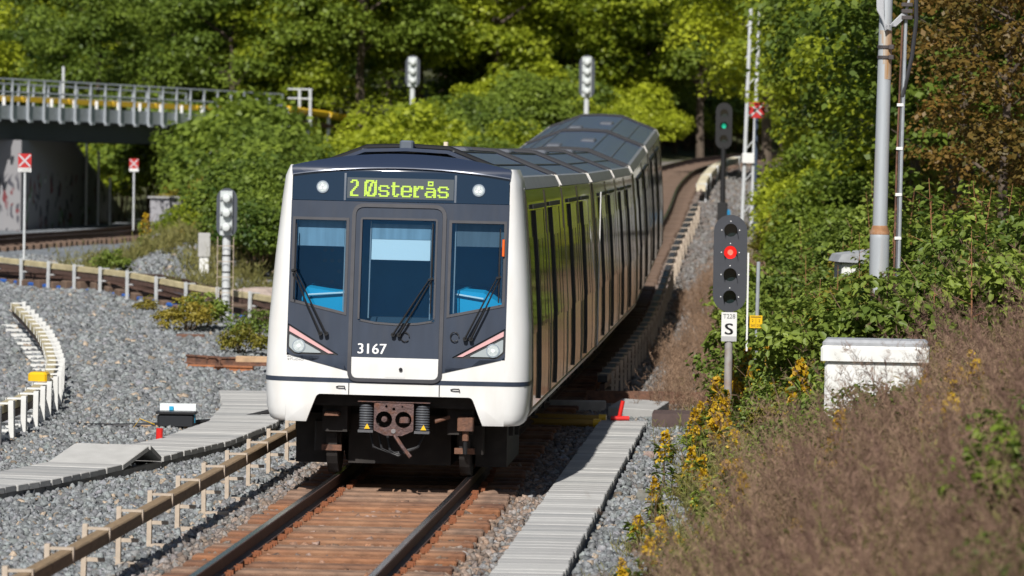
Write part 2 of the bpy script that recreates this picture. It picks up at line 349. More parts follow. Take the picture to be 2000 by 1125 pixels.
pf = scatter(60000, -16, -1.2, 12, 62); keep = inview(pf); pf = pf[keep]; pf[:, 2] += .03
o = stones('ballast', pf, RNG.uniform(.06, .12, len(pf)), stone_col(pf)); tag(o, 'grey crushed stone plain beyond the left walkway', 'ballast', kind='stuff')
pf = scatter(5000, 1.9, 4.2, 12, 110); pf = pf[inview(pf)]; pf[:, 2] += .02; c = stone_col(pf)*.6 + np.array([.13, .10, .08])*.5
o = stones('ballast', pf, RNG.uniform(.05, .12, len(pf)), c); tag(o, 'earthy stones beside the climbing line', 'ballast', kind='stuff')

# ------------------------------------------------------------------ tracks
RAILP = [(-.07, -.16), (.07, -.16), (.07, -.145), (.012, -.125), (.012, -.045), (.036, -.03), (.036, -.006), (.028, 0), (-.028, 0), (-.036, -.006), (-.036, -.03), (-.012, -.045), (-.012, -.125), (-.07, -.145)]
def pathfn(pts):
    pts = np.array(pts, float); sacc = np.concatenate([[0], np.cumsum(np.linalg.norm(np.diff(pts, axis=0), axis=1))])
    def f(s): return Vector([float(np.interp(s, sacc, pts[:, k])) for k in range(3)])
    return f, sacc[-1]
def frames(f, L, step, off=0, dz=0):
    out = []; n = max(2, int(L/step)+1)
    for i in range(n):
        s = L*i/(n-1); p = f(s); d = (f(min(L, s+.3))-f(max(0, s-.3))).normalized(); a = Vector((d.y, -d.x, 0)).normalized(); b = a.cross(d)
        out.append((p + a*off + b*dz, a, b))
    return out
def rails(parent, f, L, step):
    for sgn in (-1, 1):
        mb = MB(); mb.sweep(RAILP, frames(f, L, step, sgn*.753)); n = len(RAILP)
        mb.mi = [1 if (i < (len(mb.f)-2) and i % n == 7) else 0 for i in range(len(mb.f))]
        mb.build('rail', [railside, railtop], parent)
sl_mb = MB(); sl_mb.cbox(-1.25, 1.25, -.125, .125, -.36, -.162, .02); SLM = sl_mb.mesh('sleeper'); SLM.materials.append(sleeper_m); SLV = [SLM]
for nm_, c_ in (('sleeper_rust_dark', (.13, .06, .035)), ('sleeper_rust_bright', (.24, .10, .045)), ('sleeper_rust_grey', (.19, .12, .085))):
    q_ = SLM.copy(); q_.materials.clear(); q_.materials.append(mat(nm_, c_, .9, var=.45, vscale=7, stain=(.30, .17, .10), sscale=1.8, samt=.55, slo=.42, shi=.66, bump=.5, bscale=30)); SLV.append(q_)
SLF = SLM.copy(); SLF.materials.clear(); SLF.materials.append(sleeper_far)
cl = MB()
for yy in (-.085, .085):
    for sx in (-1, 1): cl.box(sx*.105-.035, sx*.105+.035, yy-.018, yy+.018, -.165, -.125).box(sx*.10-.016, sx*.10+.016, yy-.042, yy+.042, -.165, -.142)
CLM = cl.mesh('clip'); CLM.materials.append(clip_m)
def track(name, pts, sstep, clips_to=0, s0=0):
    root = empty(name, kind='structure'); f, L = pathfn(pts); rails(root, f, L, 1.2)
    s = s0
    while s < L-.3:
        p, a, b = frames(f, L, L, 0)[0]; p = f(s); d = (f(min(L, s+.3))-f(max(0, s-.3))).normalized(); a = Vector((d.y, -d.x, 0)).normalized(); b = a.cross(d)
        M = Matrix((a, d, b)).transposed().to_4x4(); M.translation = p
        so = bpy.data.objects.new('sleeper', random.choice(SLV + SLV[:1]*2) if s < clips_to+20 and clips_to else SLF); COL.objects.link(so); so.parent = root
        so.matrix_basis = M @ Matrix.Translation((random.gauss(0, .02), 0, random.gauss(-.006, .009))) @ Matrix.Rotation(random.gauss(0, .014), 4, 'Z')
        if s < clips_to:
            for sx in (-.753, .753):
                c = bpy.data.objects.new('fastening', CLM); COL.objects.link(c); c.parent = so; c.location = (sx, 0, 0)
        s += sstep
    return root
mainp = [(float(xc(y)), y, float(zt(y))) for y in np.arange(-18, 150, 1.5)]
track('railway_track', mainp, .62, 24)
trackB = [(-3.9, 33, -.02), (-5.2, 37.5, .10), (-7.2, 40.6, .22), (-10, 44.2, .45), (-13.5, 48.3, .80), (-17.5, 52.6, 1.05), (-23, 57.5, 1.2)]
trackB = [(x, y, g(x, y)+.30) for x, y, z in trackB]; track('railway_track', trackB, .65)
trackC = [(x, y, g(x, y)+.26) for x, y in [(-19.5, 55), (-18.4, 63), (-17.6, 70), (-17.1, 78), (-16.9, 86), (-17, 94), (-17.4, 102), (-18.2, 110)]]; track('railway_track', trackC, .65)

# ------------------------------------------------------------------ third rails
def third_rail(label, pts, spacing, side, board_m, brk_m, group=None, post_h=.47, blue=False, seg=None, s_first=.3, board=(.075, .11), cond=True, bt=1.0):
    """pts: line of the cover board's centre top; side: which side the bracket post stands (+1 right, -1 left)"""
    f, L = pathfn(pts); root = empty('third_rail', tuple(f(0) - Vector((0, 0, post_h))), label=label, cat='third rail', group=group); inv = Matrix.Translation(-root.location)
    def mv(mb): mb.v = [tuple(inv @ Vector(v)) for v in mb.v]; return mb
    s = 0; seg = seg or spacing
    bw, bh = board
    k = 0; s = s_first - spacing/2
    edges = [0]
    while s < L:
        if s > 0: edges.append(s)
        s += seg
    edges.append(L)
    for a, b in zip(edges[:-1], edges[1:]):
        if b-a < .1: continue
        g2 = lambda q, a=a: f(a+q)
        fr = []
        n = max(2, int((b-a)/.6)+1)
        for i in range(n):
            q = a+.006+(b-a-.012)*i/(n-1); p = f(q); d = (f(min(L, q+.2))-f(max(0, q-.2))).normalized(); A = Vector((d.y, -d.x, 0)).normalized(); fr.append((p, A, A.cross(d)))
        mv(MB().sweep([(-bw, -bh), (bw, -bh), (bw, -.012), (bw-.012, 0), (-bw+.012, 0), (-bw, -.012)], fr)).build('cover_board', board_m(k) if callable(board_m) else board_m, root); k += 1
    fr = frames(f, L, .8, 0, -.19)
    if cond: mv(MB().sweep([(-.035, -.05), (.035, -.05), (.035, .05), (-.035, .05)], fr)).build('conductor_rail', railside, root)
    if blue: mv(MB().tube([p + A*side*-.05 + B*-.36 for p, A, B in fr], .045, 6)).build('blue_pipe', bluep, root)
    proto = None; s = s_first
    while s < L:
        p = f(s); d = (f(min(L, s+.2))-f(max(0, s-.2))).normalized(); A = Vector((d.y, -d.x, 0)).normalized()*side; M = Matrix((A, A.cross(Vector((0, 0, 1)))*-1, Vector((0, 0, 1)))).transposed().to_4x4(); M.translation = inv @ p
        if proto is None:
            mb = MB(); mb.box(.13, .175+.02*(bt-1), -.035*bt, .035*bt, -post_h, .05); mb.box(-.06, .13, -.03*bt, .03*bt, .003, .025); mb.box(-.11-.12*(bt-1), .128, -.05, .05, -post_h, -post_h+.06); mb.box(-bw-.014, -bw-.003, -.03, .03, -.10, .0248); mb.box(-.03, .13, -.02, .02, -.28, -.245)
            proto = mb.mesh('bracket'); proto.materials.append(brk_m)
        c = bpy.data.objects.new('bracket', proto); COL.objects.link(c); c.parent = root; c.matrix_basis = M @ Matrix.Rotation(random.gauss(0, .015), 4, 'Y')
        s += spacing
    return root
third_rail('brown timber covered third rail along the near track left of the train', [(-1.40, -19, .26), (-1.40, -6, .26), (-1.42, 6, .26), (-1.45, 15, .26)], 1.86, -1, timber, bracket_m, s_first=1.1, board=(.06, .115), cond=False, post_h=.53)
black_board = mat('dark_cover_board', (.03, .03, .033), .5, var=.3)
third_rail('dark third rail on pale posts climbing along the right of the train', [(float(xc(y))+1.55, y, float(zt(y))+.22) for y in np.arange(16, 72.1, 2)], 1.75, 1, black_board, bracket_m, post_h=.6)
third_rail('third rail with pale block covers on the far rising bend', [(float(xc(y))+1.55, y, float(zt(y))+.25) for y in np.arange(79, 103, 2)], 5.2, 1, mat('cream_cover', (.62, .55, .40), .6, var=.3, vscale=2), galv_w, seg=2.6, board=(.14, .2), post_h=.6)
lB = [(x, y, g(x, y)+.64) for x, y in [(-4.2, 33.5), (-5.2, 36), (-6.4, 38), (-8.0, 39.8), (-10, 42.2), (-12.0, 44.8), (-13.9, 47), (-17, 50.5)]]
third_rail('pale yellow board third rail with blue pipe crossing behind the gravel plain', lB, 1.25, -1, timber_far, galv_w, blue=True, board=(.06, .12), post_h=.66)
lA = [(x, y, g(x, y)+.52) for x, y in [(-10.6, 32), (-9.8, 29), (-8.7, 24.5), (-7.84, 20.5), (-6.95, 16), (-6.3, 12), (-5.9, 8), (-5.75, 4), (-5.8, -2)]]
third_rail('bending third rail on close white brackets at the gravel edge', lA, 1.15, -1, timber_far, mat('bracket_white', (.66, .66, .64), .6, var=.1), seg=1.15, bt=2.2)
o = MB().cbox(-.14, .14, -.16, .16, 0, .13, .03).build('cable_box', yellow2); o.location = (-6.28, 11.2, g(-6.28, 11.2)+.525); tag(o, 'small yellow box lying on the white bracketed third rail', 'cable box')

# ------------------------------------------------------------------ cable trough walkways
def walkway(label, cpts, width, pitch, top=.0, skip=lambda s: False, jit=.006, name='cable_trough_walkway', ridge=None):
    f, L = pathfn(cpts); p0 = f(0); root = empty(name, (p0.x, p0.y, g(p0.x, p0.y)), label=label, cat='walkway'); inv = Matrix.Translation(-root.location)
    for sgn in (-1, 1):
        s = 0
        while s < L-.05:
            e = min(L, s+1.0); fr = [(inv @ q, A, B) for q, A, B in [( f(s+.006+(e-s-.012)*t), Vector(((f(min(L, e))-f(s)).normalized().y, -(f(min(L, e))-f(s)).normalized().x, 0)).normalized(), Vector((0, 0, 1))) for t in (0, 1)]]
            MB().sweep([(sgn*(width/2-.10), -.34), (sgn*(width/2-.03), -.34), (sgn*(width/2-.03), -.072), (sgn*(width/2-.10), -.072)], fr).build('trough_wall', conc_d, root); s = e
    protos = []
    for m in (conc, conc2, conc3, conc, conc2):
        mb = MB().cbox(-width/2, width/2, -pitch/2+.008, pitch/2-.008, -.07, 0, .008); me = mb.mesh('slab'); me.materials.append(m); protos.append(me)
    s = pitch/2
    while s < L:
        if not skip(s):
            p = f(s); d = (f(min(L, s+.2))-f(max(0, s-.2))).normalized(); A = Vector((d.y, -d.x, 0)).normalized(); Dh = Vector((-A.y, A.x, 0))
            M = Matrix((A, d, A.cross(d))).transposed().to_4x4(); M.translation = inv @ p
            c = bpy.data.objects.new('slab', random.choice(protos)); COL.objects.link(c); c.parent = root
            c.matrix_basis = M @ Matrix.Translation((random.gauss(0, jit), 0, abs(random.gauss(0, jit*.6)))) @ Matrix.Rotation(random.gauss(0, .006), 4, 'Z') @ Matrix.Rotation(random.gauss(0, .006), 4, 'X')
        s += pitch
    return root
walkway('straight grey slab walkway on the gravel right of the train', [(2.31, -17, -.14), (2.31, -2, -.13), (2.33, 10.4, -.12)], .66, .27)
wl = walkway('grey slab walkway with a heaved peak left of the train', [(-4.6, -4.4, -.10), (-4.05, -2.2, -.10), (-3.45, 1.2, -.10), (-2.98, 4.6, -.10), (-2.86, 8.2, -.10), (-3.2, 12, -.10), (-3.75, 15.6, -.10)], .95, .30, skip=lambda s: 4.5 < s < 5.9)
fwk, Lw = pathfn([(-4.6, -4.4, -.10), (-4.05, -2.2, -.10), (-3.45, 1.2, -.10), (-2.98, 4.6, -.10)])
def tilted(s, ang, ln):
    p = fwk(s); d = (fwk(s+.1)-fwk(s-.1)).normalized(); A = Vector((d.y, -d.x, 0)).normalized()
    M = Matrix((A, d, Vector((0, 0, 1)))).transposed().to_4x4(); M.translation = p - wl.location
    o = MB().cbox(-.475, .475, 0, ln, -.06, 0, .008).build('slab', conc2, wl); o.matrix_basis = M @ Matrix.Rotation(ang, 4, 'X')
tilted(4.48, R(10), .95)
def tilted2(s, ang, ln):
    p = fwk(s); d = (fwk(s+.1)-fwk(s-.1)).normalized(); A = Vector((d.y, -d.x, 0)).normalized()
    M = Matrix((A, d, Vector((0, 0, 1)))).transposed().to_4x4(); M.translation = p - wl.location
    o = MB().cbox(-.475, .475, -ln, 0, -.06, 0, .008).build('slab', conc, wl); o.matrix_basis = M @ Matrix.Rotation(-ang, 4, 'X')
tilted2(5.92, R(20), .50)
o = MB().cbox(-.5, .5, -.35, .35, -.28, 0, .01).build('steel_cover_plate', mat('plate_brown', (.07, .045, .045), .5, metal=.3, var=.3), None); o.location = (-4.72, -4.85, -.09); o.rotation_euler = (0, 0, R(-15)); tag(o, 'dark brown steel plate closing the end of the left walkway', 'cover plate')
o = MB().cbox(-1.3, 1.3, -.06, .06, -.2, .0, .012).build('concrete_kerb', conc2); o.location = (3.96, -12.05, -.10); o.rotation_euler = (0, 0, 0); tag(o, 'thin concrete kerb beside the straight right walkway', 'kerb')
# slab pieces and steel beyond the right walkway's end
o = MB().cbox(-.36, .36, -.6, .6, -.28, 0, .01).build('loose_slab', conc); o.location = (2.45, 13.3, -.06); o.rotation_euler = (R(3), R(2), R(-8)); tag(o, 'loose concrete slab beyond the end of the right walkway', 'slab')
mb = MB(); mb.prism([(-1, -.08), (1, -.08), (1, -.065), (-1, -.065)], -.11, .11); mb.box(-1, 1, -.11, -.095, -.065, .1); mb.box(-1, 1, .095, .11, -.065, .1)
o = mb.build('steel_channel', rust); o.location = (2.55, 15.6, -.10); o.rotation_euler = (0, 0, R(3)); tag(o, 'rusty brown steel channel laid across past the walkway end', 'channel')
o = MB().cbox(-.55, .55, -.1, .1, -.1, .08, .01).build('timber_baulk', mat('pale_timber', (.42, .38, .33), .85, var=.2)); o.location = (1.35, 14.6, -.18); o.rotation_euler = (0, 0, R(5)); tag(o, 'pale timber baulk on the stones beside the train', 'timber')
mb = MB().box(-.02, .62, -.45, .45, -.34, -.02); o = mb.build('junction_box', mat('pit_brown', (.085, .055, .05), .7, var=.3)); o.location = (2.75, 11.2, -.02); tag(o, 'dark brown steel pit box at the walkway end', 'pit box')

# ------------------------------------------------------------------ the metro train
SURF_W = np.array([(.40, 1.47), (.47, 1.52), (.6, 1.56), (.95, 1.58), (1.6, 1.565), (2.4, 1.51), (3.1, 1.445), (3.35, 1.415), (3.46, 1.37), (3.56, 1.31), (3.7, 1.302)])
def wz(z): return float(np.interp(z, SURF_W[:, 0], SURF_W[:, 1]))
def F0(X, z): a = abs(X); return .085*a*a/1.69 + max(0, z-1.15)*.11 + max(0, z-3.40)**2*4.5 + max(0, .62-z)**2*1.2
def S(q, z, off=0):
    a = abs(q); sg = 1 if q >= 0 else -1
    if a <= 1.3: return Vector((q, F0(q, z)-off, z))
    y0 = F0(1.3, z); W = wz(z)
    if a <= 1.8:
        t = (a-1.3)/.5*math.pi/2; return Vector((sg*(1.3+(W-1.3)*math.sin(t)+off*math.sin(t)), y0+.34*(1-math.cos(t))-off*math.cos(t), z))
    return Vector((sg*(W+off), y0+.34+(a-1.8), z))
train = empty('metro_train', (0, 0, 0), label='white fronted metro train with dark blue mask and three silver cars', cat='train')
train.location = (.284, -3.0, .225); train.scale = (.9375,)*3; train.rotation_euler = (0, R(.45), 0)
def patch(name, outer, m, parent, off=0.0, holes=(), thick=.0, gx=.10, gz=.16, smooth=True):
    loops = [[Vector((x, z, 0)) for x, z in outer]] + [[Vector((x, z, 0)) for x, z in h] for h in holes]
    flat = [v for l in loops for v in l]; tris = tessellate_polygon(loops)
    bm = bmesh.new(); vs = [bm.verts.new(v) for v in flat]
    for t in tris:
        try: bm.faces.new([vs[i] for i in t])
        except ValueError: pass
    bmesh.ops.remove_doubles(bm, verts=bm.verts, dist=1e-5)
    xs_ = [v.x for v in flat]; zs_ = [v.y for v in flat]
    for lo, hi, st, nrm in ((min(xs_), max(xs_), gx, Vector((1, 0, 0))), (min(zs_), max(zs_), gz, Vector((0, 1, 0)))):
        k = math.floor(lo/st)+1
        while k*st < hi:
            bmesh.ops.bisect_plane(bm, geom=bm.verts[:]+bm.edges[:]+bm.faces[:], plane_co=nrm*(k*st), plane_no=nrm, dist=1e-5); k += 1
    bmesh.ops.dissolve_degenerate(bm, edges=bm.edges, dist=1e-5)
    bm.normal_update()
    for f in bm.faces:
        if f.normal.z < 0: f.normal_flip()
    if thick:
        bm.verts.index_update(); back = {}
        be = [e for e in bm.edges if e.is_boundary]
        for e in be:
            for v in e.verts:
                if v not in back: back[v] = None
        pos = {v: (v.co.x, v.co.y) for v in bm.verts}
        for v in list(back): nv = bm.verts.new((0, 0, 0)); back[v] = nv; pos[nv] = (v.co.x, v.co.y, 1)
        for e in be:
            f = e.link_faces[0]; a, b = e.verts
            lp = [l for l in f.loops if l.edge == e][0]
            if lp.vert == a: bm.faces.new([b, a, back[a], back[b]])
            else: bm.faces.new([a, b, back[b], back[a]])
        for v, p in pos.items(): v.co = S(p[0], p[1], off - (thick if len(p) == 3 else 0))
    else:
        for v in bm.verts: v.co = S(v.co.x, v.co.y, off)
    me = bpy.data.meshes.new(name); bm.to_mesh(me); bm.free()
    if smooth: me.polygons.foreach_set('use_smooth', [True]*len(me.polygons)); me.set_sharp_from_angle(angle=R(30))
    return link(name, me, m, parent)
mask = empty('cab_front', parent=train)
def rect(x0, x1, z0, z1): return [(x0, z0), (x1, z0), (x1, z1), (x0, z1)]
def ring(name, poly, wd, m, parent, off, thick=.02):
    return patch(name, inset(poly, -wd), m, parent, off, holes=[poly], thick=thick)
# white corner pillars with wrap to the side
for sg in (-1, 1):
    q = [1.298, 1.4, 1.5, 1.6, 1.7, 1.8, 1.95, 2.1, 2.25]
    zs = [.44, .47, .52, .6, .75, .95, 1.2, 1.6, 2.0, 2.4, 2.8, 3.1, 3.25, 3.35, 3.42, 3.48]
    vs = [S(sg*a, z, -.0 if z > .45 else -.02) for z in zs for a in q]; n = len(q)
    fs = [(j*n+i, j*n+i+1, (j+1)*n+i+1, (j+1)*n+i) for j in range(len(zs)-1) for i in range(n-1)]
    mb = MB().add(vs, fs); vs2 = [S(sg*a, .44, -.10) for a in q]; mb.add([S(sg*a, .44, -.02) for a in q]+vs2, [(i, i+1, n+i+1, n+i) for i in range(n-1)])
    mb.build('corner_pillar', white, mask, smooth=True)
    st = [S(sg*a, z, .004) for z in (.915, .968) for a in q]; MB().add(st, [(i, i+1, n+i+1, n+i) for i in range(n-1)]).build('dark_stripe', navy, mask, smooth=True)
# lower white apron with the coupler notch
notch = rounded([(-1.05, .44), (-.92, .775), (.92, .775), (1.05, .44)], [0, .07, .07, 0])
apron = [(-1.3, .44)] + notch + [(1.3, .44), (1.3, .915), (-1.3, .915)]
patch('apron', apron, white, mask, 0, thick=.10)
patch('dark_stripe', rect(-1.3, 1.3, .915, .968), navy, mask, .004, thick=.02)
for x in (-.54, .535): patch('apron_joint', rect(x-.006, x+.006, .778, .912), rubber, mask, .002, thick=.004)
for x in (-.64, .72):
    mb = MB(); mb.tube([S(x-.05, .862, .012), S(x-.02, .872, .03), S(x+.05, .872, .03), S(x+.055, .85, .02)], .008, 6); mb.build('apron_handle', black, mask)
# mask panel with openings
DOOR = rounded(rect(-.54, .54, .955, 3.02), [.10, .10, .13, .13])
LW = [(-1.272, 1.86), (-.60, 1.715), (-.60, 2.86), (-1.272, 2.86)]; RW = [(.60, 1.715), (1.272, 1.86), (1.272, 2.86), (.60, 2.86)]
LAMP_L = rounded([(-1.295, 1.60), (-.655, 1.235), (-1.21, 1.235), (-1.295, 1.31)], [.012, .012, .03, .05])
LAMP_R = [(-x, z) for x, z in reversed(LAMP_L)]
upper = [(-1.3, 1.262), (-1.25, 1.222), (1.25, 1.222), (1.3, 1.262), (1.3, 3.06), (-1.3, 3.06)]
patch('mask_panel', upper, navy, mask, .006, holes=[inset(DOOR, -.022), LW, RW, LAMP_L, LAMP_R], thick=.06)
patch('white_panel', rect(-1.3, 1.3, .968, 1.222), white, mask, 0, thick=.05)
for Wp in (LW, RW):
    ring('window_seal', inset(Wp, .028), .032, seal_m, mask, .014)
    patch('windscreen', inset(Wp, -.004), screen_glass, mask, -.018)
# door
dw = rounded([(-.455, 1.66), (-.25, 1.625), (0, 1.612), (.25, 1.625), (.455, 1.66), (.455, 2.87), (-.455, 2.87)], [.02, 0, 0, 0, .02, .03, .03])
door = empty('cab_door', parent=mask)
mb_low = rounded(rect(-.515, .515, .975, 1.222), [.08, .08, 0, 0])
patch('door_lower_panel', mb_low, white, mask, .012, thick=.04)
patch('door_panel', rounded(rect(-.515, .515, 1.2225, 2.995), [0, 0, .11, .11]), navy, mask, .012, holes=[dw], thick=.05)
ring('door_seal', inset(DOOR, .022), .044, seal_m, mask, .026, thick=.05)
ring('window_seal', inset(dw, .018), .024, seal_m, mask, .02)
patch('windscreen', inset(dw, -.004), screen_glass, mask, -.015)
bpy.data.objects.remove(door)
patch('door_hatch', rounded(rect(-.115, .125, .99, 1.205), .01), mat('hatch_white', (.70, .70, .69), .35), mask, .016, thick=.006)
MB().tube([S(.075, 1.09, .012), S(.075, 1.09, .035)], .022, 10).build('hatch_lock', black, mask)
# display band and visor
def arch(t, zc, zs): return zc - (zc-zs)*abs(t)**2.1
N_ = 16
topA = [(1.3*(1-2*i/N_), arch(1-2*i/N_, 3.475, 3.375)) for i in range(N_+1)]
patch('display_band', [(-1.29, 3.066), (1.29, 3.066)] + [(x*.993, z-.004) for x, z in topA], disp_glass, mask, .004, thick=.05)
topB = [(1.33*(1-2*i/N_), arch(1-2*i/N_, 3.635, 3.47)) for i in range(N_+1)]
patch('visor', list(reversed(topA)) + topB, visor_m, mask, .03, thick=.16, gx=.08, gz=.025)
patch('visor_lip', [(x, z-.012) for x, z in reversed(topA)] + topA, mat('lip_metal', (.25, .27, .32), .3, metal=.8), mask, .034, thick=.03)
for x in (-.66, .655): patch('band_divider', rect(x-.012, x+.012, 3.072, arch(.5, 3.475, 3.375)-.004), mat('divider_grey', (.10, .12, .15), .4), mask, .008, thick=.006)
patch('display_panel', rect(-.635, .635, 3.10, 3.345), mat('display_dark', (.045, .06, .075), .5), mask, .008, thick=.004)
GL = {'2': ['.####.', '##..##', '....##', '....##', '...##.', '..##..', '.##...', '##....', '##....', '######'],
 'Ø': ['.######.#', '###..####', '##..##.##', '##..##.##', '##.##..##', '##.##..##', '##.##..##', '####...##', '####..###', '#.######.'],
 's': ['', '', '', '.######.', '##....##', '##......', '.######.', '......##', '##....##', '.######.'],
 't': ['', '.##...', '.##...', '######', '.##...', '.##...', '.##...', '.##...', '.##.##', '..###.'],
 'e': ['', '', '', '.######.', '##....##', '##....##', '########', '##......', '##....##', '.######.'],
 'r': ['', '', '', '##.####', '####.##', '###....', '##.....', '##.....', '##.....', '####...'],
 'å': ['..####..', '..#..#..', '..####..', '........', '.######.', '......##', '.#######', '##....##', '##...###', '.####.##']}
led = mat('led_lit', (.3, .4, .05), .5, emit=(.44, .70, .05), estr=.55)
cx = 0; cw, chh = .0168, .0196; tot = 0
seq = [('2', 6, 4), ('Ø', 9, 1), ('s', 8, 1), ('t', 6, 1), ('e', 8, 1), ('r', 7, 1), ('å', 8, 1), ('s', 8, 0)]; tot = sum(a+b for _, a, b in seq)
for ch, wd, gap in seq:
    mb = MB()
    for r_, row in enumerate(GL[ch]):
        for c_, q in enumerate(row):
            if q == '#':
                x = (cx+c_-tot/2)*cw - .01; z = 3.318 - r_*chh
                mb.add([S(a, b, .014) for a, b in ((x, z-chh*.93), (x+cw*.94, z-chh*.93), (x+cw*.94, z), (x, z))], [(0, 1, 2, 3)])
    cx += wd+gap; mb.build('destination_character', led, mask)
chrome = mat('lamp_reflector', (.75, .78, .8), .18, metal=.9)
lamp_face = mat('lamp_face', (.55, .60, .60), .3, metal=.3, var=.25, vscale=40)
def disc(name, x, z, r, m, off, thick=.015, n=20, sq=1.0): return patch(name, [(x+r*math.cos(2*math.pi*i/n), z+r*sq*math.sin(2*math.pi*i/n)) for i in range(n)], m, mask, off, thick=thick, gx=.05, gz=.05)
for x in (-.93, .93):
    disc('top_lamp', x, 3.225, .074, chrome, .016); disc('top_lamp_lens', x, 3.225, .058, lamp_face, .022)
    for dx, dz in ((-.02, -.015), (.02, -.015), (0, .02)): disc('top_lamp_bulb', x+dx, 3.225+dz, .016, mat('bulb', (.85, .88, .88), .15), .028, n=10)
# corner lamps
pink = mat('tail_strip', (.62, .36, .36), .3, var=.06); greyl = mat('lamp_housing', (.38, .42, .43), .3, metal=.2)
for sg, poly in ((-1, LAMP_L), (1, LAMP_R)):
    patch('lamp_surround', inset(poly, -.004), rubber, mask, -.012)
    tri = lambda pts: [(sg*-a, b) for a, b in pts] if sg > 0 else pts
    strip = [(-1.275, 1.565), (-.735, 1.255), (-.795, 1.255), (-1.275, 1.505)]
    lamp = rounded([(-1.272, 1.47), (-.87, 1.258), (-1.20, 1.258), (-1.272, 1.32)], [.01, .01, .03, .04])
    fix = (lambda L_: [(-a, b) for a, b in reversed(L_)]) if sg > 0 else (lambda L_: L_)
    patch('tail_light', fix(strip), pink, mask, .002, thick=.012); patch('headlight', fix(lamp), greyl, mask, .002, thick=.012)
    disc('headlight_ring', sg*1.155, 1.335, .082, chrome, .008); disc('headlight_lens', sg*1.155, 1.335, .066, lamp_face, .014); disc('headlight_bulb', sg*1.155, 1.335, .022, MATS['bulb'], .02, n=12)
# numbers and small print
def face_text(name, body, x0, x1, z0, z1, m, off):
    me = text_mesh(body, 1); co = np.array([v.co[:] for v in me.vertices]); mn, mx = co.min(0), co.max(0)
    for v in me.vertices:
        a = x0+(v.co.x-mn[0])/(mx[0]-mn[0])*(x1-x0); b = z0+(v.co.y-mn[1])/(mx[1]-mn[1])*(z1-z0); v.co = S(a, b, off)
    return link(name, me, m, mask)
num_m = mat('number_white', (.80, .80, .80), .5)
face_text('fleet_number', '3167', -.445, -.105, 1.265, 1.385, num_m, .016)
face_text('fleet_number', '3167', -.439, -.099, 1.266, 1.386, num_m, .0185)
prn = mat('print_grey', (.16, .16, .17), .6)
face_text('maker_print', 'PORSCHE DESIGN', -1.285, -.83, 1.195, 1.217, prn, .003); face_text('maker_print', 'STUDIO', -1.285, -1.09, 1.163, 1.185, prn, .003)
# blinds and cab interior
blue_w = mat('cab_blue', (.05, .33, .55), .6, var=.1, vscale=3); cyan = mat('cab_cyan', (.015, .42, .66), .5); blind_g = mat('blind_grey', (.22, .30, .36), .7, var=.2, vscale=5, stretch=(3, 1, .3)); blind_w = mat('blind_white', (.75, .78, .78), .7); blind_d = mat('blind_dark', (.10, .12, .14), .7, var=.3, vscale=4, stretch=(3, 1, .3)); alu = mat('blind_guide', (.6, .63, .65), .35, metal=.5)
def blind(x0, x1, z0, z1, m, o=-.10): patch('roller_blind', rect(x0, x1, z0, z1), m, mask, o, thick=.006)
blind(-1.22, -.66, 2.52, 2.84, blind_g); blind(-.33, .37, 2.62, 2.80, blind_g); blind(-.33, .37, 2.375, 2.62, blind_w, -.105); blind(.68, 1.24, 2.555, 2.84, blind_d)
for x, za, zb_ in ((-1.24, 1.9, 2.84), (-.65, 1.76, 2.84), (-.345, 1.68, 2.83), (.385, 1.68, 2.83), (.665, 1.76, 2.84), (1.225, 1.9, 2.84)):
    MB().tube([S(x, za, -.11), S(x, zb_, -.11)], .008, 6).build('blind_guide', alu, mask)
mb = MB(); mb.box(-1.38, 1.38, 1.75, 1.80, 1.0, 3.3); mb.box(-1.42, -1.38, .75, 1.75, 1.0, 3.2); mb.box(1.38, 1.42, .75, 1.75, 1.0, 3.2); mb.box(-1.4, 1.4, .5, 1.78, 3.12, 3.15); mb.box(-1.4, 1.4, .4, 1.78, .98, 1.0); mb.build('cab_wall', blue_w, mask)
mb = MB(); mb.add([(-1.28, .55, 1.0), (-.62, .55, 1.0), (-.62, .5, 1.95), (-1.12, .5, 2.02), (-1.28, .6, 1.7), (-1.28, 1.2, 1.0), (-.62, 1.2, 1.0), (-.62, 1.2, 2.0), (-1.12, 1.2, 2.05), (-1.28, 1.2, 1.7)], [(0, 1, 2, 3, 4), (5, 9, 8, 7, 6), (2, 7, 8, 3), (3, 8, 9, 4), (1, 6, 7, 2)]); mb.build('desk_cover', cyan, mask)
mb = MB(); mb.add([(.62, .5, 1.0), (1.25, .5, 1.0), (1.25, .55, 1.85), (1.0, .5, 2.0), (.62, .5, 2.03), (.62, 1.2, 1.0), (1.25, 1.2, 1.0), (1.25, 1.2, 1.85), (1.0, 1.2, 2.05), (.62, 1.2, 2.08)], [(0, 1, 2, 3, 4), (5, 9, 8, 7, 6), (2, 7, 8, 3), (3, 8, 9, 4), (0, 4, 9, 5)]); mb.build('desk_cover', cyan, mask)
tl = mat('desk_tube', (.8, .85, .85), .4)
MB().tube([(-1.10, .47, 1.93), (-.66, .47, 1.965)], .012, 6).build('desk_strip', tl, mask); MB().tube([(.66, .47, 1.98), (1.0, .47, 1.93)], .012, 6).build('desk_strip', tl, mask)
mb = MB(); mb.cbox(-.45, .45, .55, .9, 1.2, 1.68, .06); mb.build('console', mat('console_dark', (.03, .05, .07), .4), mask)
mb = MB()
for i in range(4):
    for j in range(4):
        if random.random() < .8: mb.tube([(-1.05+i*.09, 1.745, 2.05+j*.13), (-1.05+i*.09, 1.73, 2.05+j*.13)], .025, 8)
mb.build('breaker_panel', mat('breaker', (.12, .34, .5), .4), mask)
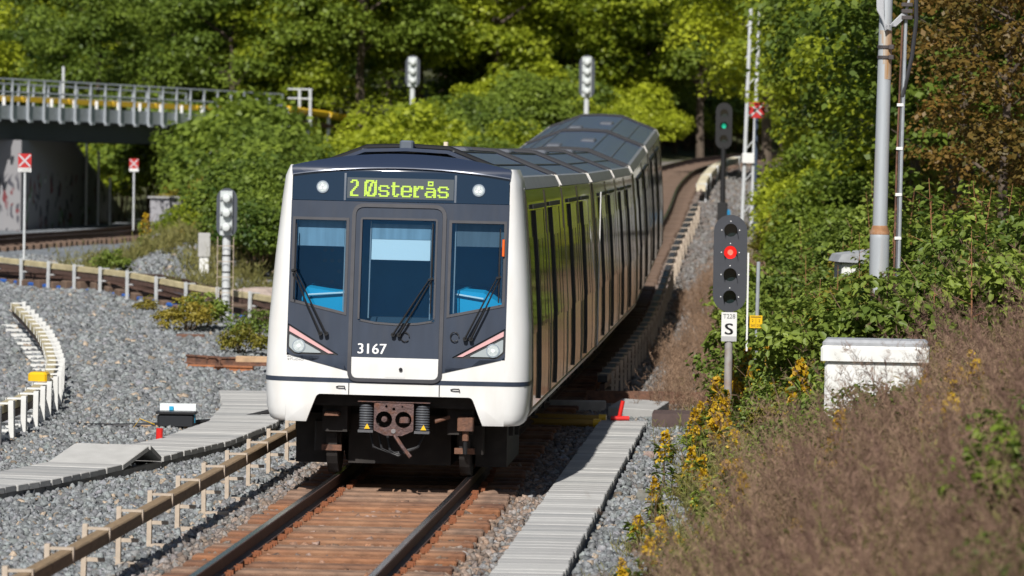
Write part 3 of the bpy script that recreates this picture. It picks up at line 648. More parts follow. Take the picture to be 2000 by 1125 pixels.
# wipers
def wiper(px_, pz, ex, ez, bx, b0, b1, off=.06):
    mb = MB()
    for d_ in (-.035, .035):
        mb.tube([S(px_+d_, pz, .02), S(px_+d_, pz, .075)], .026, 8)
        mb.tube([S(px_+d_, pz, .07), S((px_*.5+ex*.5)+d_*.8, pz*.5+ez*.5, .085), S(ex+d_*.45, ez, .075)], [.014, .011, .008], 6)
    mb.tube([S(ex-.03, ez-.01, .075), S(ex+.03, ez+.01, .075)], .018, 6)
    mb.build('wiper_arm', black, mask)
    MB().tube([S(bx, b0, .045), S(bx, (b0+b1)/2, .06), S(bx, b1, .045)], [.008, .013, .008], 6).build('wiper_blade', rubber, mask)
wiper(-.86, 1.49, -1.235, 2.23, -1.225, 1.88, 2.78); wiper(.01, 1.50, .40, 2.16, .405, 1.76, 2.82); wiper(.86, 1.47, 1.20, 2.20, 1.205, 1.9, 2.78)
MB().tube([S(1.243, 2.45, .03), S(1.243, 2.65, .03)], .016, 8).build('orange_handle', mat('orange', (.75, .13, .02), .4), mask)
mb = MB(); 
for x, z in ((.115, 1.475), (.70, 1.49)):
    mb.tube([S(x+.05*math.cos(t), z+.055*math.sin(t), .03) for t in np.linspace(0, 5.6, 12)], .007, 5)
mb.build('washer_hose', rubber, mask)
# coupler
cp = empty('coupler', parent=train)
cs_ = MB(); y0 = .02
plate = rounded([(-.235, .36), (-.10, .30), (.10, .30), (.235, .36), (.235, .685), (-.235, .685)], .02)
def hole(cx_, cz, r, n=16): return [(cx_+r*math.cos(2*math.pi*i/n), cz+r*math.sin(2*math.pi*i/n)) for i in range(n)]
def flat_plate(name, outer, holes, ya, yb, m, parent):
    loops = [[Vector((x, z, 0)) for x, z in outer]]+[[Vector((x, z, 0)) for x, z in h] for h in holes]; flat = [v for l in loops for v in l]; tr = tessellate_polygon(loops)
    mb = MB(); n = len(flat); vs = [(v.x, ya, v.y) for v in flat]+[(v.x, yb, v.y) for v in flat]; fs = [tuple(t) for t in tr]+[tuple(n+i for i in reversed(t)) for t in tr]; k = 0
    for l in loops:
        for i in range(len(l)): a = k+i; b = k+(i+1) % len(l); fs.append((a, b, n+b, n+a))
        k += len(l)
    return mb.add(vs, fs).build(name, m, parent)
flat_plate('coupler_face', plate, [hole(-.115, .49, .098), hole(.115, .49, .098), hole(-.09, .645, .016), hole(.0, .615, .018), hole(.1, .645, .012)], .03, .08, coup_m, cp)
mb = MB(); mb.box(-.23, .23, .30, .5, .33, .67); mb.build('coupler_body', dark_u, cp)
MB().tube([(-.115, .30, .49), (-.115, .07, .49)], [.05, .035], 10).build('coupler_cone', coup_m, cp); MB().cbox(.06, .18, .09, .28, .45, .53, .015).build('coupler_hook', coup_m, cp)
MB().tube([(0, .02, .355), (0, .06, .355)], .028, 12).build('coupler_bolt', mat('bolt', (.35, .33, .33), .4, metal=.6), cp)
mb = MB(); mb.box(-.43, .43, .02, .20, .693, .702); mb.build('coupler_cover_plate', coup_m, cp)
for sg in (-1, 1):
    pts = []; rad = []
    for i in range(21):
        z = .36+.30*i/20; pts.append((sg*.335, .13, z)); rad.append(.088 if i % 2 else .076)
    MB().tube(pts, rad, 14).build('electric_head', mat('bellows_grey', (.07, .075, .085), .45, var=.1), cp, smooth=True)
    MB().box(sg*.335-.09, sg*.335+.09, .04, .22, .33, .36).build('electric_head_tray', mat('tray', (.16, .16, .17), .4, metal=.5), cp)
    x = sg*.335+.02; MB().add([(x-.034, .034, .375), (x+.034, .034, .375), (x, .040, .437)], [(0, 1, 2)]).build('warning_triangle', yellow2, cp)
mb = MB().tube([(.02, .04, .30), (.13, -.05, .16), (.22, -.08, .06)], .024, 8); mb.build('coupler_handle', coup_m, cp)
mb = MB()
for k in range(3): mb.tube([(-.30+.1*k, .25, .34), (-.25+.1*k, .2, .15-.02*k), (.05, .18, .05+.02*k), (.28, .2, .16), (.36, .25, .34)], .016, 6)
mb.build('hoses', rubber, cp)
# under the nose: frame, guard irons, tripcock
uf = empty('underframe', parent=train)
mb = MB(); mb.box(-1.2, 1.2, .35, 1.2, .62, .95); mb.box(-.62, .62, .9, 3.3, -.1, .62); mb.box(-1.28, -.9, 1.1, 3.4, -.12, .5); mb.box(.9, 1.28, 1.1, 3.4, -.12, .5); mb.box(-.9, -.6, .5, 2.6, .3, .62); mb.box(.6, .9, .5, 2.6, .3, .62); mb.box(-1.25, 1.25, 1.3, 3.4, .16, .60); mb.build('bogie_frame', dark_u, uf)  # boxes packed dense and dark to deepen the shade under the nose
for sg in (-1, 1):
    mb = MB(); mb.cbox(sg*.86-.16, sg*.86+.16, .75, .95, .0 + .05, .42, .02); mb.build('guard_iron', dark_u, uf)
    MB().box(sg*.80-.12, sg*.80+.12, .66, .75, .06, .13).build('guard_tip', rust, uf)
for y in (1.1, 3.1, 14.3, 16.3, 19.5, 21.5):
    for sg in (-1, 1): MB().tube([(sg*.735, y, .215), (sg*.865, y, .215)], .45, 24).build('wheel', dark_u, uf)
MB().cbox(.735, .925, .30, .48, .36, .53, .012).build('tripcock_box', rust, uf); MB().tube([(.83, .38, .36), (.83, .38, .24)], .04, 10).build('tripcock_stem', rust, uf); MB().tube([(.83, .38, .25), (.83, .38, .08)], .028, 10).build('tripcock_rod', black, uf)
MB().tube([(.46, .3, .46), (.64, .35, .52)], .024, 8).build('uncoupling_bar', rust, uf); MB().cbox(-.86, -.68, .3, .5, .50, .545, .015).build('step_bracket', rust, uf)
# cars
SIDE = [(1.50, .52), (1.575, .62), (1.58, .95), (1.565, 1.6), (1.51, 2.4), (1.45, 3.08), (1.425, 3.235)]
ROOF = [(1.42, 3.24), (1.36, 3.34), (1.02, 3.47), (.50, 3.665), (0, 3.69)]
def side_x(z): return float(np.interp(z, [p[1] for p in SIDE], [p[0] for p in SIDE]))
def side_panel(name, y0, y1, z0, z1, m, parent, off, sg, r=.0, thick=.03):
    zz = [z0] + [p[1] for p in SIDE if z0+.02 < p[1] < z1-.02] + [z1]
    vs = []
    for z in zz:
        x = side_x(z)
        for y in (y0, y1): vs.append((sg*(x+off), y, z))
        for y in (y0, y1): vs.append((sg*(x+off-thick), y, z))
    fs = []
    for k in range(len(zz)-1):
        a = 4*k; b = a+4; fs += [(a, a+1, b+1, b), (a+2, b+2, b+3, a+3), (a, b, b+2, a+2), (a+1, a+3, b+3, b+1)]
    fs += [(0, 2, 3, 1), (len(vs)-4, len(vs)-3, len(vs)-1, len(vs)-2)]
    return MB().add(vs, fs).build(name, m, parent)
def make_car(y0, first):
    car = empty('car', parent=train); La = .82 if first else .12; Lb = 17.9
    prof = SIDE + ROOF; full = prof + [(-x, z) for x, z in reversed(prof[:-1])]
    full = [(-1.2, .50)] + [] + list(reversed(full)) + [(1.2, .50)]
    fr = [(Vector((0, y, 0)), Vector((1, 0, 0)), Vector((0, 0, 1))) for y in (La, Lb)]
    MB().sweep(full, fr, cap=not first).build('body_shell', side_m, car)
    # roof skins, half a car each, with raised end hoops
    halves = [(La+(.0 if first else .1), 8.8), (9.15, Lb-.1)]
    for ya, yb in halves:
        rp = [(1.40, 3.275), (1.345, 3.365), (1.015, 3.49), (.50, 3.69), (0, 3.71)]; rp = rp + [(-x, z) for x, z in reversed(rp[:-1])]; n = len(rp)
        vs = [(x, y, z) for y in (ya, yb) for x, z in rp]; fs = [(i, i+1, n+i+1, n+i) for i in range(n-1)]
        lo = [(x*.99, y, z-.04) for y in (ya, yb) for x, z in rp]
        mb = MB().add(vs+lo, fs+[(2*n+i, 3*n+i, 3*n+i+1, 2*n+i+1) for i in range(n-1)]+[(i, 2*n+i, 2*n+i+1, i+1) for i in range(n-1)]+[(n+i, n+i+1, 3*n+i+1, 3*n+i) for i in range(n-1)]); mb.build('roof_skin', roof_m, car)
        for yy in (ya+.35 if first and ya < 2 else ya+.05, yb-.05):
            hp = [Vector((x, yy, z+.025)) for x, z in rp[1:-1]]
            MB().tube(hp, .03, 6).build('roof_hoop', black if yy < 2 and first else mat('hoop', (.07, .07, .075), .4, metal=.4), car)
        for sg in (-1, 1):
            mb = MB(); c = [(1.432, 3.245), (1.405, 3.30), (1.36, 3.385), (1.30, 3.40), (1.30, 3.30)]
            mb.prism([(sg*x, z) for x, z in c], ya+.1, yb-.12); mb.build('cant_panel', cant_m, car)
            for ye in (ya+.02, yb-.11): mb = MB().prism([(sg*x*1.004, z+.003) for x, z in c], ye, ye+.07); mb.build('cant_end', mat('cant_end', (.6, .58, .55), .5), car)
        for k, xx in enumerate((-.3, .3)):
            mb = MB().cbox(xx-.16, xx+.16, ya+1.2+k*2.6, ya+2.1+k*2.6, 3.66, 3.74, .03); mb.build('roof_box', mat('roof_box', (.12, .13, .15), .5, metal=.3), car)
        mb = MB()
        for xx in (-.95, -.55, .55, .95): 
            zr_ = float(np.interp(abs(xx), [.5, 1.015, 1.345], [3.69, 3.49, 3.365])); mb.tube([(xx, ya+.3, zr_+.012), (xx, yb-.3, zr_+.012)], .012, 5)
        mb.build('roof_seam', mat('seam', (.16, .165, .17), .4, metal=.5), car)
    if first: MB().cbox(-.08, .08, .85, 1.1, 3.68, 3.80, .02).build('antenna', mat('antenna', (.10, .12, .15), .5), car); MB().tube([(.30, 3.0, 3.7), (.30, 3.0, 3.80)], .03, 8).build('roof_lamp', mat('cream', (.7, .6, .45), .5), car)
    doors = (3.1, 6.7, 11.4, 15.0)
    for sg in (-1, 1):
        for c in doors:
            for h in (-1, 1):
                ya, yb = (c-.80, c-.012) if h < 0 else (c+.012, c+.80)
                side_panel('door_leaf', ya, yb, .66, 2.98, door_m, car, .028, sg)
                side_panel('door_window', ya+.16, yb-.16, 1.55, 2.62, side_glass, car, .032, sg, thick=.02)
                side_panel('door_seal', c+h*.83-.02, c+h*.83+.02, .66, 2.98, rubber, car, .032, sg)
            side_panel('door_seal', c-.011, c+.011, .66, 2.98, rubber, car, .026, sg)
            side_panel('door_rail', c-1.2, c+1.2, 3.0, 3.055, black, car, .03, sg)
        e = (1.05 if first else .6,) + tuple(x for c in doors for x in (c-1.0, c+1.0)) + (17.5,)
        for k in range(0, len(e)-1, 2):
            a, b = e[k], e[k+1]
            if b-a > .5: side_panel('side_window', a+.1, b-.1, 1.5, 2.66, side_glass, car, .006, sg, thick=.03)
        for yy in (.95 if first else .3, 4.9, 9.05, 13.2, 17.7): side_panel('body_rib', yy-.05, yy+.05, .56, 3.22, mat('rib', (.18, .175, .155), .2, metal=1), car, .012, sg)
        side_panel('sill', La+.2, Lb-.1, .50, .60, mat('sill', (.3, .27, .22), .35, metal=.8, var=.2), car, .03, sg)
        for y in np.arange(La+.6, Lb, 1.1): MB().box(sg*1.3-.03, sg*1.3+.03, y, y+.06, .18+.1*random.random(), .52).build('hanger', dark_u, car)
        mb = MB(); mb.box(sg*1.05-.25, sg*1.05+.25, 6, 13, .22, .52); mb.build('equipment_case', dark_u, car)
    mb = MB().box(-1.1, 1.1, Lb, Lb+.35, .7, 3.3); mb.build('gangway', rubber, car)
    return car
def put_car(car, y, z, pitch): car.location = (0, y, z); car.rotation_euler = (pitch, 0, 0)
put_car(make_car(0, True), 0, 0, 0); put_car(make_car(18, False), 18.15, 0.0, R(.25)); put_car(make_car(36, False), 36.3, .10, R(2.9))
# white end post between cars
for y in (18.08,):
    mb = MB().box(1.585, 1.60, y-.04, y+.04, .6, 3.1)
    mb.build('gap_cover', white, uf)

# ------------------------------------------------------------------ signals
sig_dark = mat('signal_charcoal', (.045, .048, .058), .55, var=.06); sig_black = mat('signal_black', (.008, .008, .009), .6)
lens_off = mat('lens_dark', (.01, .02, .022), .12, spec=.8); lens_red = mat('lens_red', (.5, .01, .01), .2, emit=(1, .02, .015), estr=.9); lens_core = mat('lens_red_core', (.9, .3, .3), .2, emit=(1, .16, .10), estr=1.5); lens_green = mat('lens_green', (.02, .4, .25), .2, emit=(.01, .55, .32), estr=.6)
bolt_w = mat('bolt_white', (.75, .75, .75), .4); plate_w = mat('plate_white', (.72, .72, .70), .5, var=.04); ink = mat('ink_black', (.012, .012, .013), .6); plate_g = mat('plate_foot_grey', (.42, .42, .42), .5)
post_rust = mat('post_weathered', (.36, .34, .33), .6, metal=.2, var=.15, stain=(.26, .13, .07), sscale=5, samt=.55)
def ov(w_, h_, n=10):
    r = w_/2; return [(r*math.cos(t), h_/2-r+r*math.sin(t)) for t in np.linspace(0, math.pi, n)] + [(r*math.cos(t), -h_/2+r+r*math.sin(t)) for t in np.linspace(math.pi, 2*math.pi, n)]
def face_signal(loc, n, sp, w_, h_, lit, label, rz=0, post_r=.055, body=sig_dark, pm=None, head_z=2.0, bolts=True, post_bottom=-.6):
    root = empty('signal', loc, rz, label, 'signal')
    MB().tube([(0, .05, -.12), (0, .05, head_z-h_/2+.06)], post_r, 14).build('post', pm or post_rust, root, smooth=True)
    cz = head_z; zs = [cz + sp*(n-1)/2 - sp*i for i in range(n)]
    holes = [hole(0, z, sp*.30) for z in zs]
    flat_plate('backboard', [(x, cz+z) for x, z in ov(w_, h_)], holes, -.012, .012, body, root)
    MB().cbox(-w_*.36, w_*.36, .013, .16, cz-h_/2+.1, cz+h_/2-.1, .02).build('lamp_case', body, root)
    for i, z in enumerate(zs):
        mb = MB(); r = sp*.30
        A = [(r*math.cos(t), -.13-.0*math.sin(t), z+r*math.sin(t)) for t in np.linspace(-.25, math.pi+.25, 13)]; B = [(r*math.cos(t), -.0, z+r*math.sin(t)) for t in np.linspace(-.25, math.pi+.25, 13)]
        A = [(x*.98, y, q) for x, y, q in A]
        mb.add(A+B, [(k, k+1, 14+k, 13+k) for k in range(12)]); mb.build('hood', sig_black, root)
        lm = lit.get(i, lens_off)
        MB().tube([(0, .012, z), (0, .004, z)], r*(.6 if lm is lens_green else .97), 18).build('lens', lm, root)
        if lm is lens_red: MB().tube([(0, .003, z), (0, -.004, z)], r*.42, 14).build('lens_glow', lens_core, root)
        if bolts:
            for a in (0, math.pi/2, math.pi): MB().tube([(sp*.40*math.cos(a), -.012, z+sp*.40*math.sin(a)), (sp*.40*math.cos(a), -.022, z+sp*.40*math.sin(a))], .009, 6).build('bolt', bolt_w, root)
    return root
gz = g(3.85, 8.06)
s1 = face_signal((3.85, 8.06, gz), 4, .305, .46, 1.34, {1: lens_red}, 'four lamp charcoal signal showing red above the T228 and S plates', head_z=2.21-gz, rz=R(2))
hz = 2.21-gz
MB().box(-.105, .105, -.01, .0, hz-.67-.40, hz-.67).build('number_plate', plate_w, s1); MB().box(-.105, .105, -.0125, -.011, hz-1.07, hz-1.0).build('plate_foot', plate_g, s1)  # plate's lower strip is a plain darker grey
text_obj('number_text', 'T228', .062, .165, (0, -.0125, hz-.725), mat('ink_grey', (.12, .12, .12), .6), s1)
for dx in (-.006, 0, .006): text_obj('letter_text', 'S', .155, .105, (dx, -.0125-.0004*abs(dx)*100, hz-.90), ink, s1)
MB().box(.235, .26, .02, .03, hz-1.2, hz+.15).build('white_tag', plate_w, s1)
p = P(1411, 413, 114); gz = g(p.x, p.y)
s2 = face_signal((p.x, p.y, gz), 3, .36, .46, 1.30, {1: lens_green}, 'black signal showing green on a dark post by the bend', body=sig_black, pm=sig_black, head_z=P(1415, 246, 114).z-gz, bolts=False, post_r=.075)
MB().cbox(-.14, .14, -.1, .2, 0, max(.3, p.z+.25-gz), .02).build('base_box', sig_black, s2)
def back_signal(loc, n, sp, w_, h_, head_z, label, ladder=False, group=None, rz=0, post_r=.09, pm=None):
    root = empty('signal', loc, rz, label, 'signal', group)
    MB().tube([(0, .04, -.1), (0, .04, head_z-h_/2+.05)], post_r, 12).build('post', pm or galv_w, root, smooth=True)
    MB().prism([(x, head_z+z) for x, z in ov(w_, h_)], .0, .02).build('backboard', mat('backboard_slate', (.06, .068, .085), .55), root)
    MB().cbox(-w_*.30, w_*.30, -.10, -.002, head_z-h_/2+.05, head_z+h_/2-.06, .01).build('lamp_case', mat('case_pale', (.50, .53, .53), .5, metal=.1, var=.1), root)
    for i in range(n):
        z = head_z + sp*(n-1)/2 - sp*i; r = sp*.33
        MB().tube([(.02, -.10, z), (.02, -.20, z), (.02, -.245, z), (.02, -.26, z)], [r, r*.97, r*.75, r*.3], 16).build('lamp_cover', mat('cover_pale', (.60, .63, .62), .45, var=.08), root, smooth=True)
        MB().box(-w_*.29, -w_*.2, -.15, -.10, z-.03, z+.03).build('hinge', mat('hinge', (.3, .31, .31), .5), root)
    if ladder:
        for sx in (-.17, .17): MB().tube([(sx, -.12, .1), (sx, -.12, head_z-h_/2+.02)], .009, 5).build('ladder_rail', bracket_m, root)
        z = .3
        while z < head_z-h_/2: MB().tube([(-.17, -.12, z), (.17, -.12, z)], .008, 5).build('ladder_rung', bracket_m, root); z += .33
        for z in (.35, .7, 1.05, 1.4): MB().tube([(0, .04, z), (0, .04, z+.03)], post_r+.006, 12).build('post_band', rubber, root)
        MB().cbox(-.2, .2, -.14, .2, .0, .12, .02).build('base', conc2, root)
    return root
p = P(440, 632, 86.6); back_signal((p.x, p.y, g(p.x, p.y)), 3, .305, .44, 1.05, 2.32, 'three lamp signal seen from behind with ladder beside the curved third rail', ladder=True)
p = P(805, 205, 140); gz = g(p.x, p.y); back_signal((p.x, p.y, gz), 3, .31, .50, 1.12, P(803, 140, 140).z-gz, 'three lamp signal seen from behind rising out of bushes by the embankment')
p = P(1145, 225, 142); gz = g(p.x, p.y); back_signal((p.x, p.y, gz), 4, .335, .54, 1.5, P(1147, 150, 142).z-gz, 'four lamp signal seen from behind above the train roof')

# ------------------------------------------------------------------ red and white cross boards
signred = mat('sign_red', (.45, .02, .02), .45)
def cross_sign(px_, pyb, pyt, d, wpx, label, text=None, pm=galv_w, r=.03):
    s = FPX/d; p = P(px_, pyb, d); gz = g(p.x, p.y); t = P(px_, pyt, d); w_ = wpx/s; top = t.z-gz; h_ = w_*1.05
    root = empty('speed_board', (p.x, p.y, gz), 0, label, 'sign')
    MB().tube([(0, 0, -.1), (0, 0, top)], r, 10).build('post', pm, root)
    MB().box(-w_/2, w_/2, -.045, -.033, top-h_, top).build('board', signred, root)
    for sg in (-1, 1):
        M = Matrix.Translation((0, -.05-.004*(sg+1), top-h_/2)) @ Matrix.Rotation(sg*R(45), 4, 'Y'); L_ = w_*.62
        MB().box(-L_, L_, 0, .003, -w_*.06, w_*.06, M).build('cross_bar', mat('cross_grey', (.50, .50, .52), .5), root)
    if text:
        MB().box(-w_/2, w_/2, -.045, -.033, top-h_-w_*.32, top-h_-.004).build('number_plate', plate_w, root)
        if text != 'blank': text_obj('number_text', text, w_*.2, w_*.86, (0, -.047, top-h_-w_*.16), ink, root)
    return root
cross_sign(46, 570, 300, 95, 26, 'red board with white cross and number plate before the bridge abutment', 'C0235')
cross_sign(260, 474, 310, 138, 18, 'small red board with white cross beside the graffiti cabinet', 'blank')
cross_sign(1474, 440, 200, 112, 29, 'red board with white cross on a dark post by the lattice mast', None, pm=mat('post_blue', (.05, .07, .11), .5), r=.045)

# yellow distance plate post
p = P(1475, 715, 55); gz = g(p.x, p.y); root = empty('marker_post', (p.x, p.y, gz), 0, 'thin grey post with small yellow number plate beside the red signal', 'post')
top = P(1478, 511, 55).z-gz; MB().tube([(0, 0, -.1), (.02, 0, top)], .026, 10).build('post', galv, root)
pz = P(1475, 628, 55).z-gz; MB().box(-.085, .085, -.05, -.04, pz-.085, pz+.085).build('plate', yellow2, root)
for tx, bx, bz, hh, ww in (('2', -.045, .015, .035, .02), ('2', .045, .015, .035, .02), ('265', -.042, -.05, .03, .055), ('255', .042, -.05, .03, .055)): text_obj('plate_text', tx, hh, ww, (bx, -.052, pz+bz), ink, root)
MB().box(-.002, .002, -.0515, -.0505, pz-.08, pz+.05).build('plate_line', ink, root); MB().box(-.07, .07, -.0515, -.0505, pz+.058, pz+.068).build('plate_line', ink, root)

# ------------------------------------------------------------------ big steel pole with conduits
pole_m = mat('pole_galv', (.44, .47, .50), .5, metal=.25, var=.08, vscale=4, stretch=(4, 4, .4), stain=(.42, .30, .18), sscale=2.0, samt=.45, slo=.5, shi=.8)
p = P(1716, 575, 57); gz = g(p.x, p.y); top = P(1722, -60, 57).z-gz; zj = P(1717, 455, 57).z-gz
root = empty('catenary_pole', (p.x, p.y, gz), 0, 'tall grey steel pole with rust streaks, clamps and side conduits', 'pole'); s57 = FPX/57
lean = (1724-1716)/s57
MB().tube([(0, 0, -.3), (0, 0, zj-.08), (0, 0, zj), (.0, 0, zj+.10)], [.137, .137, .137, .10], 20).build('lower_pole', pole_m, root, smooth=True)
MB().tube([(0, 0, zj+.02), (lean*.6, 0, top)], [.103, .088], 20).build('upper_pole', pole_m, root, smooth=True)
rustp = mat('pole_rust_band', (.30, .15, .07), .75, var=.3, vscale=12, stain=(.40, .36, .32), sscale=6, samt=.7)
MB().tube([(0, 0, zj-.02), (0, 0, zj+.004), (0, 0, zj+.104)], [.139, .139, .105], 20).build('rust_collar', rustp, root, smooth=True)
for py in (92, 112):
    z = P(1722, py, 57).z-gz; MB().tube([(lean*.5, 0, z-.02), (lean*.5, 0, z+.02)], .112, 20).build('clamp', mat('clamp_dark', (.06, .05, .05), .6), root); MB().cbox(.04+lean*.5, .12+lean*.5, -.13, -.09, z-.03, z+.03, .01).build('clamp_bolt', mat('clamp_dark', (.06, .05, .05), .6), root)
z0, z1 = P(1722, 190, 57).z-gz, P(1722, 60, 57).z-gz
MB().tube([(lean*.45, 0, z0+.25), (lean*.5, 0, z1)], [.0945, .0935], 20).build('rust_streak_band', mat('pole_rust_streak', (.44, .42, .38), .6, var=.1, stain=(.36, .19, .07), sscale=2.2, samt=.95, slo=.40, shi=.60, stretch=(5, 5, .25)), root, smooth=True)
for dx, r_, m_ in ((.20, .014, rust), (.265, .024, galv), (.235, .017, mat('cable_grey', (.10, .10, .11), .6))):
    MB().tube([(dx, -.02, -.2), (dx+lean*.3, -.02, top*.5), (dx+lean*.8+(.02 if r_ < .02 else 0), -.02, top-.55)], r_, 8).build('conduit', m_, root)
for py in (205, 290, 380, 465):
    z = P(1750, py, 57).z-gz; MB().cbox(.205, .30, -.05, .01, z-.02, z+.02, .006).build('conduit_clip', plate_w, root)
top -= .28; cg = mat('cable_pale', (.42, .43, .45), .5)
for k in range(5):
    MB().tube([(-.10+.02*k, -.12, top-.05), (-.09+.02*k, -.15, top-.3-.02*k), (.02, -.17, top-.50-.02*k), (.16, -.13, top-.52+.02*k), (.30, -.05, top-.38+.02*k), (.36, -.03, top-.1)], .014, 6).build('cable_loop', cg, root)
MB().tube([(.44, -.03, top), (.45, -.03, top-.45), (.40, -.02, top-.95), (.28, -.02, top-1.5)], .030, 8).build('cable_bundle', mat('cable_dark', (.03, .03, .034), .6), root)
for k in range(3): MB().cbox(.24, .40, -.1, .0, top-.42+.09*k, top-.37+.09*k, .01).build('terminal', mat('clamp_dark', (.06, .05, .05), .6), root)
# twin slender masts with a white box
p = P(1450, 388, 118); gz = g(p.x, p.y); root = empty('lattice_mast', (p.x, p.y, gz), 0, 'pale twin tube mast with a small white box by the bend', 'mast'); s = FPX/118; H = P(1462, 15, 118).z-gz
for dx, lx in ((0, .15), (.27, .13)): MB().tube([(dx, 0, -.1), (dx+lx, 0, H)], .055, 8).build('mast_tube', galv_w, root)
bz = P(1457, 310, 118).z-gz; MB().cbox(-.03, .36, -.14, -.06, bz-.12, bz+.16, .02).build('mast_box', plate_w, root)
z = .4
while z < H: MB().tube([(.03, 0, z), (.32, 0, z+.35)], .016, 5).build('mast_brace', galv_w, root); z += .9
o = MB().cbox(-.1, .1, -.1, .1, 0, .42, .04).build('blue_canister', mat('blue_can', (.02, .25, .5), .4)); p = P(1421, 345, 119); o.location = (p.x, p.y, g(p.x, p.y)); tag(o, 'small bright blue canister standing behind the green signal post', 'canister')

# ------------------------------------------------------------------ cabinets
p = P(1708, 800, 42); gz = g(p.x, p.y); s = FPX/42; root = empty('equipment_cabinet', (p.x, p.y, gz), R(-3), 'white metal cabinet with grey lid half sunk in weeds', 'cabinet'); H = P(1708, 668, 42).z-gz
MB().cbox(-.51, .51, -.25, .25, -.3, H-.18, .03).build('body', cabw, root); MB().cbox(-.55, .55, -.29, .29, H-.19, H-.03, .025).build('lid_rim', cabw, root); MB().cbox(-.535, .535, -.27, .27, H-.03, H+.03, .03).build('lid', cabtop, root)
MB().box(-.002, .002, -.253, -.249, -.2, H-.2).build('door_joint', seal_m, root)
p = P(1712, 520, 63); gz = g(p.x, p.y); root = empty('shelter_box', (p.x, p.y, gz), R(8), 'pale shelter box with pitched lid behind the steel pole', 'box'); H = P(1712, 492, 63).z-gz
MB().cbox(-.60, .50, -.4, .4, -.3, H-.15, .03).build('body', cabw, root); MB().prism([(-.68, H-.15), (.58, H-.2), (.55, H-.12), (.05, H+.05), (-.62, H-.04)], -.48, .48).build('lid', cabtop, root)
p = P(338, 472, 130); gz = g(p.x, p.y); root = empty('relay_cabinet', (p.x, p.y, gz), R(38), 'grey cabinet covered in black graffiti near the abutment', 'cabinet'); H = P(338, 384, 130).z-gz
graf = bpy.data.materials.new('graffiti_grey'); graf.use_nodes = True
def graf_nodes(m, base, inkc, scale, lo, hi, second=None):
    t = m.node_tree; N = t.nodes; L = t.links; b = N['Principled BSDF']; b.inputs['Roughness'].default_value = .8; tc = N.new('ShaderNodeTexCoord')
    n0 = N.new('ShaderNodeTexNoise'); n0.inputs['Scale'].default_value = scale*.8; L.new(tc.outputs['Object'], n0.inputs['Vector'])
    wv = N.new('ShaderNodeTexWave'); wv.inputs['Scale'].default_value = scale; wv.inputs['Distortion'].default_value = 14; wv.inputs['Detail'].default_value = 1.5; wv.inputs['Detail Scale'].default_value = .8; L.new(tc.outputs['Object'], wv.inputs['Vector'])
    r = N.new('ShaderNodeMapRange'); r.inputs[1].default_value = lo; r.inputs[2].default_value = hi; L.new(wv.outputs['Fac'], r.inputs[0])
    r2 = N.new('ShaderNodeMapRange'); r2.inputs[1].default_value = .45; r2.inputs[2].default_value = .5; L.new(n0.outputs[0], r2.inputs[0])
    mu = N.new('ShaderNodeMath'); mu.operation = 'MULTIPLY'; L.new(r.outputs[0], mu.inputs[0]); L.new(r2.outputs[0], mu.inputs[1]); fac = mu.outputs[0]
    if second:
        sz = N.new('ShaderNodeSeparateXYZ'); L.new(tc.outputs['Object'], sz.inputs[0]); r3 = N.new('ShaderNodeMapRange'); r3.inputs[1].default_value = second[1]; r3.inputs[2].default_value = second[1]-.3; L.new(sz.outputs[2], r3.inputs[0])
        m3 = N.new('ShaderNodeMath'); m3.operation = 'MULTIPLY'; L.new(fac, m3.inputs[0]); L.new(r3.outputs[0], m3.inputs[1]); fac = m3.outputs[0]
        cr = N.new('ShaderNodeValToRGB'); e = cr.color_ramp; e.interpolation = 'CONSTANT'; e.elements[0].color = (*inkc, 1); e.elements[1].color = (*second[0], 1); e.elements[1].position = .5; q = e.elements.new(.58); q.color = (.10, .22, .10, 1); q = e.elements.new(.66); q.color = (.45, .45, .45, 1)
        n2 = N.new('ShaderNodeTexNoise'); n2.inputs['Scale'].default_value = scale*.5; L.new(tc.outputs['Object'], n2.inputs['Vector']); L.new(n2.outputs[0], cr.inputs[0])
    mx = N.new('ShaderNodeMix'); mx.data_type = 'RGBA'; L.new(fac, mx.inputs[0]); mx.inputs[6].default_value = (*base, 1); mx.inputs[7].default_value = (*inkc, 1)
    if second: L.new(cr.outputs[0], mx.inputs[7])
    L.new(mx.outputs[2], b.inputs['Base Color'])
graf_nodes(graf, (.40, .39, .41), (.03, .03, .035), 3.2, .55, .62)
MB().cbox(-.52, .52, -.62, .62, -.2, H-.06, .03).build('body', graf, root); MB().cbox(-.58, .58, -.68, .68, H-.058, H, .015).build('lid', conc, root)
p = P(398, 548, 95); gz = g(p.x, p.y); root = empty('concrete_post', (p.x, p.y, gz), R(10), 'square pale post with grey upper half standing in grass', 'post'); H = P(398, 455, 95).z-gz; 
MB().cbox(-.11, .11, -.09, .09, -.2, H*.5, .015).build('lower_block', plate_w, root); MB().cbox(-.14, .14, -.12, .12, H*.46, H, .015).build('upper_block', conc2, root)

